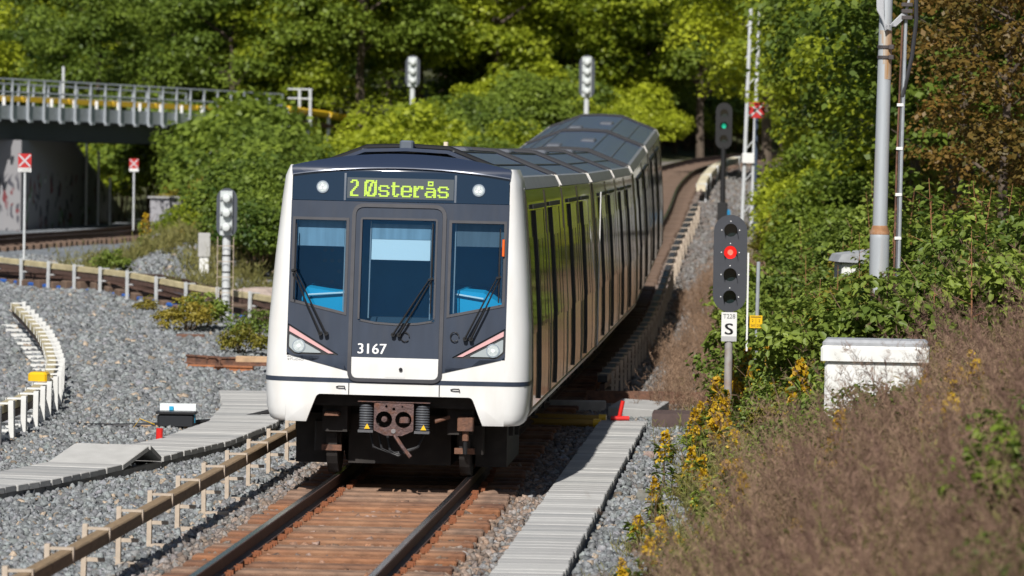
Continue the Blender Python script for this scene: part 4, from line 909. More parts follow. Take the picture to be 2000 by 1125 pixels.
# ------------------------------------------------------------------ small things on the stones
p = P(345, 828, 57); gz = g(p.x, p.y); root = empty('tool_case', (p.x, p.y, gz), R(4), 'open black tool case with white lid on wooden battens', 'case')
MB().cbox(-.26, .26, -.16, .16, .10, .27, .03).build('case_body', mat('case_black', (.018, .02, .024), .4), root); MB().cbox(-.28, .28, -.18, .18, .27, .30, .01).build('case_rim', black, root)
M = Matrix.Translation((0, .18, .30)) @ Matrix.Rotation(R(-12), 4, 'X'); MB().box(-.25, .25, 0, .03, 0, .10, M).build('case_lid', mat('case_lid', (.62, .66, .68), .4), root); MB().box(.25, .265, -.13, -.05, .15, .3).build('case_latch', mat('latch_blue', (.02, .35, .6), .4), root); MB().box(-.12, -.06, .155, .18, .305, .36).build('case_latch', MATS['latch_blue'], root)
for x in (-.32, .28): MB().cbox(x-.18, x+.18, -.05, .05, .0, .10, .01).build('batten', mat('fresh_wood', (.50, .34, .20), .75, var=.2), root)
MB().tube([(-.3, -.1, .12), (-.5, -.16, .2), (-.6, -.1, .06), (-.42, -.2, .02)], .006, 5).build('earth_wire', yellow2, root)
o = MB().tube([(0, 0, -.25), (.01, 0, .13)], [.045, .045], 12).build('red_tube', red); p = P(310, 862, 53); o.location = (p.x, p.y, g(p.x, p.y)+.2); tag(o, 'short red plastic tube stuck in gravel beside the left walkway', 'tube')
o = MB().tube([(-1.6, .4, .05), (-.9, .1, .07), (-.35, 0, .10), (0, .2, .12), (.7, .9, .14), (1.3, 1.3, .28), (1.9, 1.2, .12)], .035, 8).build('black_cable', mat('cable_black', (.014, .014, .016), .55)); p = P(345, 830, 57); o.location = (p.x, p.y, g(p.x, p.y)); tag(o, 'black cable running from the tool case over the walkway', 'cable')
o = MB().tube([(0, 0, -.02), (.03, 0, .28)], .030, 12).build('red_tube', red); p = P(1208, 820, 58.5); o.location = (p.x, p.y, -.12); o.rotation_euler = (R(-8), R(6), 0); tag(o, 'red plastic tube standing upright at the right walkway end', 'tube')
o = MB().tube([(-.14, 0, .035), (.12, .04, .035)], .032, 12).build('red_tube', red); p = P(1212, 826, 58.3); o.location = (p.x, p.y, -.118); tag(o, 'red plastic tube lying at the right walkway end', 'tube')
for k, (px_, py_, d_, lb) in enumerate(((1174, 822, 59.5, 'yellow capped pipe end lying farther from the walkway'), (1163, 836, 58.4, 'yellow capped pipe end lying close to the walkway'))):
    p = P(px_, py_, d_); gz = g(p.x, p.y); root = empty('duct_pipe', (p.x, p.y, gz), 0, lb, 'pipe')
    MB().tube([(-1.3, .1, .13), (0, 0, .13)], .055, 12).build('pipe', mat('duct_ochre', (.35, .2, .03), .5), root); MB().tube([(-.03, 0, .13), (.075, -.006, .13)], .068, 14).build('cap', yellow2, root)
def rock(px_, py_, d_, sx, sy, sz, col, label, seed):
    rr = random.Random(seed); bm = bmesh.new(); bmesh.ops.create_icosphere(bm, subdivisions=2, radius=1)
    for v in bm.verts: v.co *= rr.uniform(.78, 1.12); v.co = Vector((v.co.x*sx, v.co.y*sy, max(-.35, v.co.z)*sz))
    me = bpy.data.meshes.new('rock'); bm.to_mesh(me); bm.free(); p = P(px_, py_, d_); o = link('rock', me, mat('rock_%d' % seed, col, .9, var=.25, vscale=9, bump=.4)); o.location = (p.x, p.y, g(p.x, p.y)+.05); o.rotation_euler = (0, 0, rr.uniform(0, 3)); tag(o, label, 'rock')
rock(1258, 950, 46, .13, .10, .15, (.17, .17, .15), 'upright dark grey rock right of the straight walkway', 1); rock(1228, 952, 46, .10, .08, .07, (.36, .29, .21), 'small tan rock leaning by the upright dark rock', 2)
rock(1292, 968, 45, .17, .09, .05, (.38, .33, .28), 'flat pale slab of rock below the upright dark rock', 3); rock(1325, 975, 45, .12, .1, .05, (.10, .105, .115), 'flat slate dark rock at the edge of the weeds', 4); rock(1273, 875, 53, .13, .12, .09, (.30, .22, .19), 'round pinkish rock near the walkway end', 5)
rock(980, 262, 137, 1.4, 1.2, 1.5, (.42, .38, .36), 'pale rock heap on the slope left of the far car', 6); rock(1650, 300, 118, 1.7, 1.2, 1.0, (.17, .165, .165), 'grey boulder outcrop under the right hand trees', 7); rock(500, 590, 92, .9, .6, .3, (.36, .29, .25), 'low pinkish rock on the bank behind the ladder signal', 8)
# rusty rail scrap
p = P(440, 715, 71.5); gz = g(p.x, p.y)
def scrap(name, dx, dy, dz, ln, rz, label, m=rust, prof=None):
    o = MB().sweep(prof or RAILP, [(Vector((0, -ln/2, .16)), Vector((1, 0, 0)), Vector((0, 0, 1))), (Vector((0, ln/2, .16)), Vector((1, 0, 0)), Vector((0, 0, 1)))]).build(name, m); o.location = (p.x+dx, p.y+dy, gz+dz); o.rotation_euler = (0, 0, rz); tag(o, label, 'scrap rail')
scrap('rail_offcut', -.42, .25, .12, .9, R(48), 'dark rusty rail offcut lying across the scrap heap'); scrap('rail_offcut', .15, .35, .10, 1.1, R(112), 'longest rusty rail offcut in the scrap heap'); scrap('rail_offcut', -.05, -.25, -.02, 1.2, R(78), 'orange rusty rail offcut at the bottom of the scrap heap', m=mat('orange_rust', (.32, .12, .05), .85, var=.3)); scrap('rail_offcut', -.12, -.1, .12, .6, R(14), 'short upright piece of rail propping the scrap heap')
o = MB().cbox(-.35, .35, -.07, .07, 0, .1, .01).build('wood_block', mat('raw_wood', (.45, .30, .18), .8, var=.25)); o.location = (p.x+.55, p.y-.1, gz+.2); o.rotation_euler = (0, 0, R(4)); tag(o, 'raw wooden block lying on the rusty scrap heap', 'wood block')
q = P(372, 663, 80); o = MB().cbox(-.28, .28, -.06, .06, 0, .09, .01).build('rusty_plate', rust); o.location = (q.x, q.y, g(q.x, q.y)+.03); o.rotation_euler = (0, 0, R(8)); tag(o, 'flat rusty bar alone on the gravel behind the scrap heap', 'bar')
q = P(398, 772, 62); o = MB().cbox(-.17, .17, -.05, .05, 0, .03, .006).build('wood_plank', mat('grey_wood', (.30, .26, .20), .85, var=.2)); o.location = (q.x, q.y, g(q.x, q.y)+.06); o.rotation_euler = (0, R(4), R(12)); tag(o, 'short grey plank lying on gravel behind the tool case', 'plank')
# leaning wires near the graffiti cabinet
for a, b, d, lb in (((413, 290), (376, 425), 128, 'long thin leaning grey stake by the graffiti cabinet'), ((398, 380), (388, 432), 126, 'short thin leaning grey stake by the graffiti cabinet')):
    A, B = P(*a, d), P(*b, d); B.z = g(B.x, B.y); o = MB().tube([Vector((0, 0, -.05)), A-B], .022, 6).build('stake', galv); o.location = B; tag(o, lb, 'stake')
for a, h_, d, lb in (((170, 250), 2.2, 150, 'tall thin white stake beside the sloping abutment wall'), ((193, 295), 1.4, 150, 'middle white stake beside the sloping abutment wall'), ((215, 347), .9, 150, 'shortest white stake beside the sloping abutment wall')):
    A = P(*a, d); gz = g(A.x, A.y); o = MB().tube([(0, 0, 0), (0, 0, A.z-gz)], .045, 6).build('stake', plate_w); o.location = (A.x, A.y, gz); tag(o, lb, 'stake')

# ------------------------------------------------------------------ bridge and abutment
br = empty('rail_bridge', (-21, 95, 0), 0, 'dark girder bridge with grey railings and yellow third rail cover', 'bridge')
B0 = Vector((-28.4, 77, 4.80)); B1 = Vector((-22.3, 92, 4.72)); B2 = Vector((-16.4, 107, 4.62)); B3 = Vector((-13.0, 117, 4.55))
fb, LB = pathfn([tuple(B0), tuple(B1), tuple(B2)]); binv = Matrix.Translation(-br.location)
def bfr(off, dz, a=0, b=None, n=14):
    b = LB if b is None else b; out = []
    for i in range(n):
        q = a+(b-a)*i/(n-1); p_ = fb(q); d = (fb(min(LB, q+.5))-fb(max(0, q-.5))); d.z = 0; d.normalize(); A = Vector((d.y, -d.x, 0)); out.append((binv @ (p_ + A*off + Vector((0, 0, dz))), A, Vector((0, 0, 1))))
    return out
MB().sweep([(-1.8, -.75), (1.75, -.75), (1.75, -.12), (2.0, -.10), (2.0, 0), (-2.0, 0), (-2.0, -.1)], bfr(0, 0)).build('girder', girder, br)
MB().sweep([(2.003, -.06), (2.06, -.06), (2.06, .40), (2.003, .40)], bfr(0, 0)).build('edge_beam', galv, br); MB().sweep([(-2.06, -.06), (-2.003, -.06), (-2.003, .40), (-2.06, .40)], bfr(0, 0)).build('edge_beam', galv, br)
for off in (2.1, -2.1):
    for z in (1.28, .85): MB().tube([q[0] for q in bfr(off, z)], .03, 6).build('handrail', galv, br)
    q = .3
    pm = MB().box(-.03, .03, -.04, .04, -.10, 1.3).box(-.11, .12, -.13, -.0501, -.16, -.06).mesh('railing_post'); pm.materials.append(galv)
    while q < LB:
        p_, A, _ = bfr(off, 0, q, q+.01, 2)[0]; c = bpy.data.objects.new('railing_post', pm); COL.objects.link(c); c.parent = br; c.location = p_ ; c.rotation_euler = (0, 0, math.atan2(A.y, A.x) + math.pi/2 + (0 if off > 0 else math.pi)); q += 1.0
for k in range(int(LB/3)): MB().sweep([(-.10, 0), (.10, 0), (.10, .19), (-.10, .19)], bfr(1.3, .55, k*3+.05, k*3+2.95, 4)).build('third_rail_cover', yellow, br)
for k in range(int(LB/1.5)):
    p_, A, _ = bfr(1.45, .2, k*1.5+.3, k*1.5+.31, 2)[0]; o = MB().box(-.05, .05, -.05, .05, -.2, .5).build('cover_support', plate_w, br); o.location = p_
for off in (-.75, .75): MB().sweep([(a*1.2, b*1.2) for a, b in RAILP], bfr(off, .32)).build('rail', railside, br)
MB().tube([binv @ P(123, 220, 143), binv @ P(124, 130, 143)], .05, 6).build('line_post', galv_w, br)
wallgraf = bpy.data.materials.new('abutment_painted'); wallgraf.use_nodes = True; graf_nodes(wallgraf, (.25, .245, .255), (.06, .06, .075), 1.6, .5, .58, second=((.15, .03, .035), 2.0))
ab = empty('bridge_abutment', (-21.2, 89, g(-21.2, 89)), 0, 'grey concrete abutment with graffiti and sloping wing wall', 'abutment'); z0 = -.3; zt_ = 3.97-ab.location.z
mb = MB(); yA, yB, yT = 0, 24, 10
mb.add([(0, yA, z0), (0, yB, z0), (0, yT, zt_), (0, yA, zt_), (-6, yA, z0), (-6, yB, z0), (-6, yT, zt_), (-6, yA, zt_)], [(0, 1, 2, 3), (7, 6, 5, 4), (0, 3, 7, 4), (3, 2, 6, 7), (2, 1, 5, 6), (1, 0, 4, 5)]); mb.build('wall', wallgraf, ab)
mb = MB(); mb.add([(.02, yB+.25, z0), (.02, yB-.12, z0), (.02, yT-.1, zt_+.02), (.02, yT+.35, zt_+.02), (-.5, yB+.25, z0), (-.5, yB-.12, z0), (-.5, yT-.1, zt_+.02), (-.5, yT+.35, zt_+.02)], [(0, 1, 2, 3), (7, 6, 5, 4), (0, 3, 7, 4), (3, 2, 6, 7), (2, 1, 5, 6), (1, 0, 4, 5)]); mb.build('coping', conc, ab)
# embankment line beyond the bush
er = empty('embankment_rail', tuple(P(590, 260, 160)), 0, 'yellow covered third rail with grey railing end on the embankment', 'third rail'); er.location.z = g(er.location.x, er.location.y); einv = Matrix.Translation(-er.location)
pts = [P(560, 213, 158), P(640, 224, 163), P(735, 244, 170), P(800, 262, 176)]
for a, b in zip(pts[:-1], pts[1:]):
    for k in range(2): A = a.lerp(b, k*.5+.02); B = a.lerp(b, k*.5+.48); MB().tube([einv @ A, einv @ B], .14, 6).build('cover', yellow, er); MB().box(-.06, .06, -.06, .06, -1.2, .05, Matrix.Translation(einv @ A)).build('support', plate_w, er)
MB().tube([einv @ (q-Vector((0, 0, .45))) for q in pts], .09, 6).build('rail', rust, er)
for px_ in (585, 606): MB().tube([einv @ P(px_, 250, 160), einv @ P(px_, 173, 160)], .06, 6).build('railing_post', galv_w, er)
for py_ in (174, 192): MB().tube([einv @ P(562, py_, 160), einv @ P(610, py_+1, 160)], .035, 6).build('handrail', galv_w, er)

# ------------------------------------------------------------------ vegetation
def rnd_dirs(n): v = RNG.normal(size=(n, 3)); return v/np.linalg.norm(v, axis=1, keepdims=True)
def leaf_mesh(name, pos, nrm, size, shade, aspect=.62, fold=.18):
    """each leaf: 6 points, two quads folded along the midrib"""
    n = len(pos); a = np.cross(nrm, rnd_dirs(n)); a /= np.linalg.norm(a, axis=1, keepdims=True)+1e-9; b = np.cross(nrm, a); s = size[:, None]
    tip = pos + a*s*.5; base = pos - a*s*.5; wv = b*s*.5*aspect; f = nrm*s*fold
    v = np.stack([base, tip, pos-a*s*.12+wv+f, pos+a*s*.22+wv*.8+f, pos-a*s*.12-wv+f, pos+a*s*.22-wv*.8+f], 1).reshape(-1, 3)
    i = (np.arange(n)*6)[:, None]; q = np.concatenate([i+np.array([[0, 1, 3, 2]]), i+np.array([[0, 4, 5, 1]])], 1).reshape(-1, 4)
    me = npmesh(name, v, q); at = me.attributes.new('shade', 'FLOAT', 'POINT'); at.data.foreach_set('value', np.repeat(shade, 6).astype(np.float32)); return me
def card_mesh(name, pos, nrm, size, shade, aspect=.7):
    n = len(pos); a = np.cross(nrm, rnd_dirs(n)); a /= np.linalg.norm(a, axis=1, keepdims=True)+1e-9; b = np.cross(nrm, a); s = size[:, None]*.5
    v = np.stack([pos-a*s, pos+b*s*aspect, pos+a*s, pos-b*s*aspect], 1).reshape(-1, 3); q = np.arange(n*4).reshape(-1, 4)
    me = npmesh(name, v, q); at = me.attributes.new('shade', 'FLOAT', 'POINT'); at.data.foreach_set('value', np.repeat(shade, 4).astype(np.float32)); return me
def crown_points(nc, per, rx, rz, zc, cr, low=-.9):
    P_, N_2, S_ = [], [], []
    for k in range(nc):
        d = rnd_dirs(1)[0]; 
        if d[2] < low: d[2] *= -.5
        rr = RNG.uniform(.45, 1.0)**.6; c = np.array([d[0]*rx*rr, d[1]*rx*rr, zc + d[2]*rz*rr]); r = cr*RNG.uniform(.6, 1.25)
        q = rnd_dirs(per); q[:, 2] = np.where(q[:, 2] < -.35, -q[:, 2], q[:, 2]); rad = RNG.uniform(.55, 1.05, (per, 1))
        P_.append(c + q*rad*r*np.array([1.15, 1.15, .7])); nn = q*.6 + np.array([0, 0, .55]) + RNG.normal(0, .45, (per, 3)); N_2.append(nn/np.linalg.norm(nn, axis=1, keepdims=True)); S_.append(np.clip(RNG.normal(.5, .16)+RNG.normal(0, .16, per), 0, 1))
    return np.concatenate(P_), np.concatenate(N_2), np.concatenate(S_)
def tree_proto(lm, seed, nc, per, rx, rz, zc, cr, leaf, trunk_r, H):
    p_, n_, s_ = crown_points(nc, per, rx, rz, zc, cr); me = card_mesh('crown', p_, n_, leaf*RNG.uniform(.6, 1.3, len(p_)), s_); me.materials.append(lm)
    rr = random.Random(seed); mb = MB(); mb.tube([(0, 0, -.6), (rr.gauss(0, .1), rr.gauss(0, .1), H*.3), (rr.gauss(0, .2), rr.gauss(0, .2), H*.6), (rr.gauss(0, .3), rr.gauss(0, .3), H*.9)], [trunk_r, trunk_r*.8, trunk_r*.5, trunk_r*.12], 8)
    for k in range(9):
        a = rr.uniform(0, 6.28); h0 = H*rr.uniform(.25, .7); L_ = rx*rr.uniform(.5, .9); mb.tube([(0, 0, h0), (math.cos(a)*L_*.5, math.sin(a)*L_*.5, h0+L_*.35), (math.cos(a)*L_, math.sin(a)*L_, h0+L_*.6)], [trunk_r*.4, trunk_r*.25, trunk_r*.06], 6)
    tm = mb.mesh('trunk', True); tm.materials.append(bark); return me, tm
def place_tree(pr, loc, rz, sc, label, cat, group, names=('tree', 'crown', 'trunk'), szz=1.0):
    root = empty(names[0], loc, rz, label, cat, group); root.scale = (sc, sc, sc*szz)
    for nm, me in zip(names[1:], pr):
        o = bpy.data.objects.new(nm, me); COL.objects.link(o); o.parent = root
        if nm == 'flowers': o['kind'] = 'stuff'
    return root
TP = [tree_proto(leaf_far, k, 95, 230, 3.3, 4.6, 6.6, 1.0, .19, .2, 11) for k in range(3)] + [tree_proto(leaf_dark, 10+k, 95, 230, 3.4, 4.4, 6.4, 1.05, .19, .2, 11) for k in range(2)]
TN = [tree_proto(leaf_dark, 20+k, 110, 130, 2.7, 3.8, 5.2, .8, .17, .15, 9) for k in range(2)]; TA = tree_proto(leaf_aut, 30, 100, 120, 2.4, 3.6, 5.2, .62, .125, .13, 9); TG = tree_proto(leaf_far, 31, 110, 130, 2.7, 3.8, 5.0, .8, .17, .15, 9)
rt = random.Random(5)
def pxof(x, y, z): a = CM.inverted() @ Vector((x, y, z)); return 1000+FPX*a.x/-a.z, 562.5-FPX*a.y/-a.z
LBL = {0: 'yellow green leafy tree in the wood closing the view', 1: 'darker green leafy tree in the wood closing the view'}
def near_what(x, y):
    px_, _ = pxof(x, y, 4)
    if x < -4 and y < 76: return 'behind the ladder signal'
    for lim, t in ((160, 'above the abutment end of the bridge'), (320, 'over the middle of the bridge railing'), (470, 'where the bridge runs into the bushes'), (640, 'over the railing end on the embankment'), (800, 'left of the three lamp signal on the slope'), (960, 'right of the three lamp signal on the slope'), (1140, 'left of the four lamp signal over the train'), (1300, 'right of the four lamp signal over the train'), (1440, 'around the green signal'), (1560, 'around the twin tube mast'), (1720, 'left of the steel pole'), (1860, 'right of the steel pole')):
        if px_ < lim: return t
    return 'beyond the autumn tree'
def far_tree(px_, d, k, sc, szz=1.0):
    p_ = P(px_, 300, d); place_tree(TP[k], (p_.x, p_.y, g(p_.x, p_.y)-.2), rt.uniform(0, 6.28), sc, ('yellow green' if k < 3 else 'darker green')+' tree in the wood '+near_what(p_.x, p_.y), 'tree', 'wood behind the railway, lighter trees' if k < 3 else 'wood behind the railway, darker trees', szz=szz)
for row, (d, st, sc) in enumerate(((172, 132, 1.0), (188, 120, 1.15), (208, 125, 1.35), (235, 140, 1.6))):
    x = -120 + row*40
    while x < 2120:
        k = rt.choice([0, 0, 1, 1, 2, 3, 4] if not (250 < x < 560) else [3, 4, 0])
        dd = d + rt.uniform(-7, 7)
        if x > 1480 and row == 0: dd -= 30
        far_tree(x, dd, k, sc*rt.uniform(.85, 1.15)); x += st*rt.uniform(.8, 1.2)
# understorey shrubs
def shrub_proto(lm, nc, per, rx, rz, zc, cr, leaf, seed, fold=True):
    p_, n_, s_ = crown_points(nc, per, rx, rz, zc, cr, low=-.3); keep = p_[:, 2] > .03; p_, n_, s_ = p_[keep], n_[keep], s_[keep]
    me = (leaf_mesh if fold else card_mesh)('foliage', p_, n_, leaf*RNG.uniform(.55, 1.3, len(p_)), s_); me.materials.append(lm); rr = random.Random(seed); mb = MB()
    for k in range(9):
        a = rr.uniform(0, 6.28); L_ = rx*rr.uniform(.3, .9); h_ = (zc+rz)*rr.uniform(.6, .95); mb.tube([(0, 0, -.2), (math.cos(a)*L_*.35, math.sin(a)*L_*.35, h_*.5), (math.cos(a)*L_, math.sin(a)*L_, h_)], [.02, .013, .004], 5)
    sm_ = mb.mesh('stems'); sm_.materials.append(stem_m); return me, sm_
SF = [shrub_proto(leaf_far, 55, 110, 1.3, 1.2, 1.1, .5, .14, 1, False), shrub_proto(leaf_dark, 55, 110, 1.3, 1.2, 1.1, .5, .14, 2, False), shrub_proto(leaf_yel, 50, 100, 1.2, 1.0, .9, .45, .13, 3, False)]
SN = [shrub_proto(leaf_shrub, 46, 46, .75, .62, .55, .26, .085, 4), shrub_proto(leaf_shrub, 46, 40, .7, .75, .65, .25, .11, 5), shrub_proto(leaf_dark, 46, 46, .75, .7, .6, .26, .09, 6), shrub_proto(leaf_yel, 40, 40, .6, .5, .45, .22, .075, 7)]
SL = ['lighter green bush on the slope below the wood', 'dark green bush on the slope below the wood', 'yellowing bush on the slope below the wood']
def far_shrub(x, y, k, sc):
    place_tree(SF[k], (x, y, g(x, y)-.1), rt.uniform(0, 6.28), sc, ('lighter green', 'dark green', 'yellowing')[k]+(' bush on the slope ' if x < 3 else ' bush on the bank ')+near_what(x, y), 'bush', 'bushes on the slope, kind %s' % ('light', 'dark', 'yellowing')[k], ('bush', 'foliage', 'stems'))
for i in range(48):
    px_ = rt.uniform(430, 1060); d = rt.uniform(122, 162); p_ = P(px_, 300, d)
    if p_.x > -3.2 or (p_.x < -13.5 and d < 150) or (545 < px_ < 750): continue
    far_shrub(p_.x, p_.y, rt.choice([0, 0, 1, 2]) if px_ < 800 else rt.choice([0, 1, 1, 2]), rt.uniform(.7, 1.25))
for px_, d, k, sc in ((455, 150, 1, 2.0), (490, 140, 1, 2.1), (525, 136, 1, 1.5), (480, 128, 1, 1.7), (520, 118, 1, 1.3), (500, 104, 1, 1.0), (525, 100, 1, .95), (475, 112, 2, 1.0), (430, 122, 0, .9), (590, 132, 2, 1.15), (640, 130, 2, 1.1), (690, 130, 2, 1.0), (765, 138, 0, 1.6), (800, 136, 0, 1.7), (850, 134, 0, 1.4), (900, 136, 0, 1.3), (560, 128, 2, 1.3), (620, 125, 0, 1.2), (455, 135, 0, 1.5), (240, 160, 0, 1.6), (290, 158, 0, 1.8), (340, 156, 1, 2.0), (390, 152, 0, 1.9), (420, 140, 2, 1.3), (225, 165, 2, 1.6)):
    p_ = P(px_, 300, d); far_shrub(p_.x, p_.y, k, sc)
for i in range(26):     # far right bank and behind the bend
    y = rt.uniform(40, 125); x = float(xc(y)) + rt.uniform(4.4, 9.5)
    if y > 52 and pxof(x, y, float(zt(y)))[0] < 1590: continue
    far_shrub(x, y, rt.choice([0, 0, 1, 2]), rt.uniform(.5, .95))
n = 0
while n < 62:
    d = rt.uniform(150, 190); px_ = rt.uniform(930, 1500); p_ = P(px_, 300, d)
    if p_.x - float(xc(p_.y)) > -3.6: continue
    n += 1; far_shrub(p_.x, p_.y, rt.choice([0, 0, 0, 1]), rt.uniform(.8, 1.5)*(.75 if d < 165 else 1.1))
for px_, d, k, sc in ((1560, 104, 0, 1.0), (1590, 98, 2, .8), (1610, 108, 1, 1.1), (1575, 92, 0, .7), (1630, 100, 0, .9), (1560, 116, 0, .7), (1600, 86, 1, .7), (1650, 92, 2, .8), (1530, 100, 2, .6)):
    p_ = P(px_, 350, d); far_shrub(p_.x, p_.y, k, sc)
for px_, d, k, sc in [(x_, 184+3*math.sin(x_), (0, 0, 1)[i_ % 3], 1.35+.3*math.sin(x_*1.7)) for i_, x_ in enumerate(range(1300, 1465, 19))] + [(480, 98, 1, .72), (510, 95, 1, .8), (465, 104, 1, .9), (532, 97, 1, .85), (440, 112, 0, .6), (350, 125, 0, .55), (425, 113, 2, .5), (495, 110, 1, 1.1)]:
    p_ = P(px_, 350, d); far_shrub(p_.x, p_.y, k, sc)
# right hand trees
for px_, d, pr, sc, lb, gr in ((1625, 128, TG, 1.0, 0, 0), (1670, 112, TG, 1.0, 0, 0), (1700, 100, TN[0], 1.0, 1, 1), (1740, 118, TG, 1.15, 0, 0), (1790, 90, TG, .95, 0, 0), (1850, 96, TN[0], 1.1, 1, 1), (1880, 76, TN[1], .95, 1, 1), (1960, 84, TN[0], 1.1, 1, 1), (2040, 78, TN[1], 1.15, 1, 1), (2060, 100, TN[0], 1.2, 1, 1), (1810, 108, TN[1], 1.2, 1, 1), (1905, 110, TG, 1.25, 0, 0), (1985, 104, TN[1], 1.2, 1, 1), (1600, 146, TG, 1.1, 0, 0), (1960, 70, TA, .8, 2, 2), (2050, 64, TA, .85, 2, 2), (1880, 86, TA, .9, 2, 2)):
    p_ = P(px_, 400, d); place_tree(pr, (p_.x, p_.y, g(p_.x, p_.y)-.3), rt.uniform(0, 6.28), sc, ('bright green tree on the right bank behind the steel pole', 'dark green tree on the right bank behind the steel pole', 'rust brown autumn tree on the right bank')[lb], 'tree', ('bright trees on the right bank', 'dark trees on the right bank', 'autumn trees on the right bank')[gr])
# right bank shrubs
NL = ['green bramble on the right bank', 'broad leaved green bramble on the right bank', 'dark green bramble on the right bank', 'yellowing low bramble on the right bank']
def near_shrub(x, y, k, sc, z=0):
    place_tree(SN[k], (x, y, g(x, y)-.05+z), rt.uniform(0, 6.28), sc, NL[k]+(' around the white cabinet' if y < -2 else ' between cabinet and steel pole' if y < 9 else ' behind the steel pole' if y < 24 else ' beyond the pale shelter box'), 'bramble', 'right bank bushes, %s' % ('bramble', 'broad leaved', 'dark', 'yellowing')[k], ('bramble', 'foliage', 'stems'))
n = 0
while n < 95:
    y = rt.uniform(-4, 48); x = rt.uniform(4.1, 11.5); p_ = Vector((x, y, 1))
    a = CM.inverted() @ p_; px_ = 1000 + FPX*a.x/-a.z
    if px_ > 2080 or px_ < 1440: continue
    if (x < 4.6 and y < 8) or (px_ < 1530 and y < 9): continue
    if abs(x-5.5) < .75 and -9.5 < y < -5.6: continue
    if 1640 < px_ < 1780 and 1 < y < 9.6: continue
    if y < 2 and x > 5.9 and rt.random() < .75: continue
    near_shrub(x, y, rt.choice([0, 0, 1, 1, 2, 3, 3]), rt.uniform(.6, 1.25)); n += 1
for px_, d, k, sc in ((1450, 50, 3, .45), (1485, 49, 0, .45), (1530, 48, 0, .7), (1440, 46, 3, .5), (1500, 44, 0, .5), (1565, 43.5, 1, .6), (1612, 40.6, 0, .55), (1640, 40.2, 2, .6), (1675, 40.2, 3, .6), (1715, 40.3, 2, .62), (1600, 39.6, 3, .6), (1990, 24, 2, .5), (2010, 30, 3, .7), (1975, 28, 0, .5), (1655, 60, 0, .95), (1690, 60.5, 1, .85), (1672, 59, 0, .8), (1755, 61, 0, .7), (1630, 61, 1, .8), (1690, 54, 1, .45), (1740, 53, 0, .5), (1750, 40.3, 0, .52), (1790, 40.5, 1, .5), (2035, 27, 2, .75), (2060, 31, 0, .8), (1850, 23, 2, .40), (1990, 38, 3, .8)):
    p_ = P(px_, 800, d); near_shrub(p_.x, p_.y, k, sc)
for i in range(60):
    px_ = rt.uniform(1345, 1640); d = rt.uniform(38.5, 54); p_ = P(px_, 800, d)
    if p_.x < 3.5 + .12*max(0, 46-d) or abs(px_-1421) < 22 and d < 56 or abs(px_-1475) < 18: continue
    near_shrub(p_.x, p_.y, rt.choice([0, 1, 3, 3, 2]), rt.uniform(.32, .62))
# dry weeds, grass (stuff)
def weeds(name, pts, h, lean, m, nst=6, nbr=16, blen=.10, bw=.006, sw=.004, plume=.3):
    V, Q, S_ = [], [], []; base = 0
    n = len(pts); k = nst
    P0 = np.repeat(pts, k, 0) + np.concatenate([RNG.normal(0, .09, (n*k, 2)), np.zeros((n*k, 1))], 1); H_ = np.repeat(h, k)*RNG.uniform(.6, 1.15, n*k)
    D = np.concatenate([RNG.normal(0, .15, (n*k, 2)) + np.array(lean), np.ones((n*k, 1))], 1)
    def at(t): return P0 + D*(H_*t)[:, None] + np.concatenate([D[:, :2]*(H_*t*t*.6)[:, None], -(.10*H_*t*t)[:, None]], 1)
    sh = np.clip(np.repeat(RNG.normal(.5, .2, n)+.3*np.sin(pts[:, 0]*2.1+pts[:, 1]*.9)*np.sin(pts[:, 1]*1.3-pts[:, 0]), k)+RNG.normal(0, .12, n*k), 0, 1)
    ts = [0, .45, .8, 1]; rows = [at(t) for t in ts]; a = RNG.uniform(0, 6.28, n*k); sd = np.stack([np.cos(a), np.sin(a), 0*a], 1)*sw
    v = np.concatenate([np.stack([r-sd*(1.2-t), r+sd*(1.2-t)], 1) for r, t in zip(rows, ts)], 1); i = (np.arange(n*k)*8)[:, None]
    V.append(v.reshape(-1, 3)); Q.append((i+np.array([[0, 1, 3, 2, 2, 3, 5, 4, 4, 5, 7, 6]])).reshape(-1, 4)); S_.append(np.repeat(sh, 8)); base = n*k*8
    for _ in range(nbr):
        t = RNG.uniform(plume, 1.0, n*k); p_ = P0 + D*(H_*t)[:, None] + np.concatenate([D[:, :2]*(H_*t*t*.6)[:, None], -(.10*H_*t*t)[:, None]], 1)
        d = rnd_dirs(n*k)*.8 + np.array([lean[0]*.6, lean[1]*.6, .75]); d /= np.linalg.norm(d, axis=1, keepdims=True); L_ = (blen*RNG.uniform(.5, 1.4, n*k)*(1.25-t*.6))[:, None]
        s = np.cross(d, rnd_dirs(n*k)); s /= np.linalg.norm(s, axis=1, keepdims=True); s *= bw
        v = np.stack([p_-s*.4, p_+s*.4, p_+d*L_*.6+s, p_+d*L_], 1); V.append(v.reshape(-1, 3)); Q.append(base+np.arange(n*k*4).reshape(-1, 4)); base += n*k*4; S_.append(np.repeat(np.clip(sh+RNG.normal(0, .12, n*k), 0, 1), 4))
    me = npmesh(name, np.concatenate(V), np.concatenate(Q)); at_ = me.attributes.new('shade', 'FLOAT', 'POINT'); at_.data.foreach_set('value', np.concatenate(S_).astype(np.float32)); return link(name, me, m)
def pts_in(n, fx, ok):
    out = []
    while len(out) < n:
        x, y = fx()
        if ok(x, y): out.append((x, y, g(x, y)-.03))
    return np.array(out)
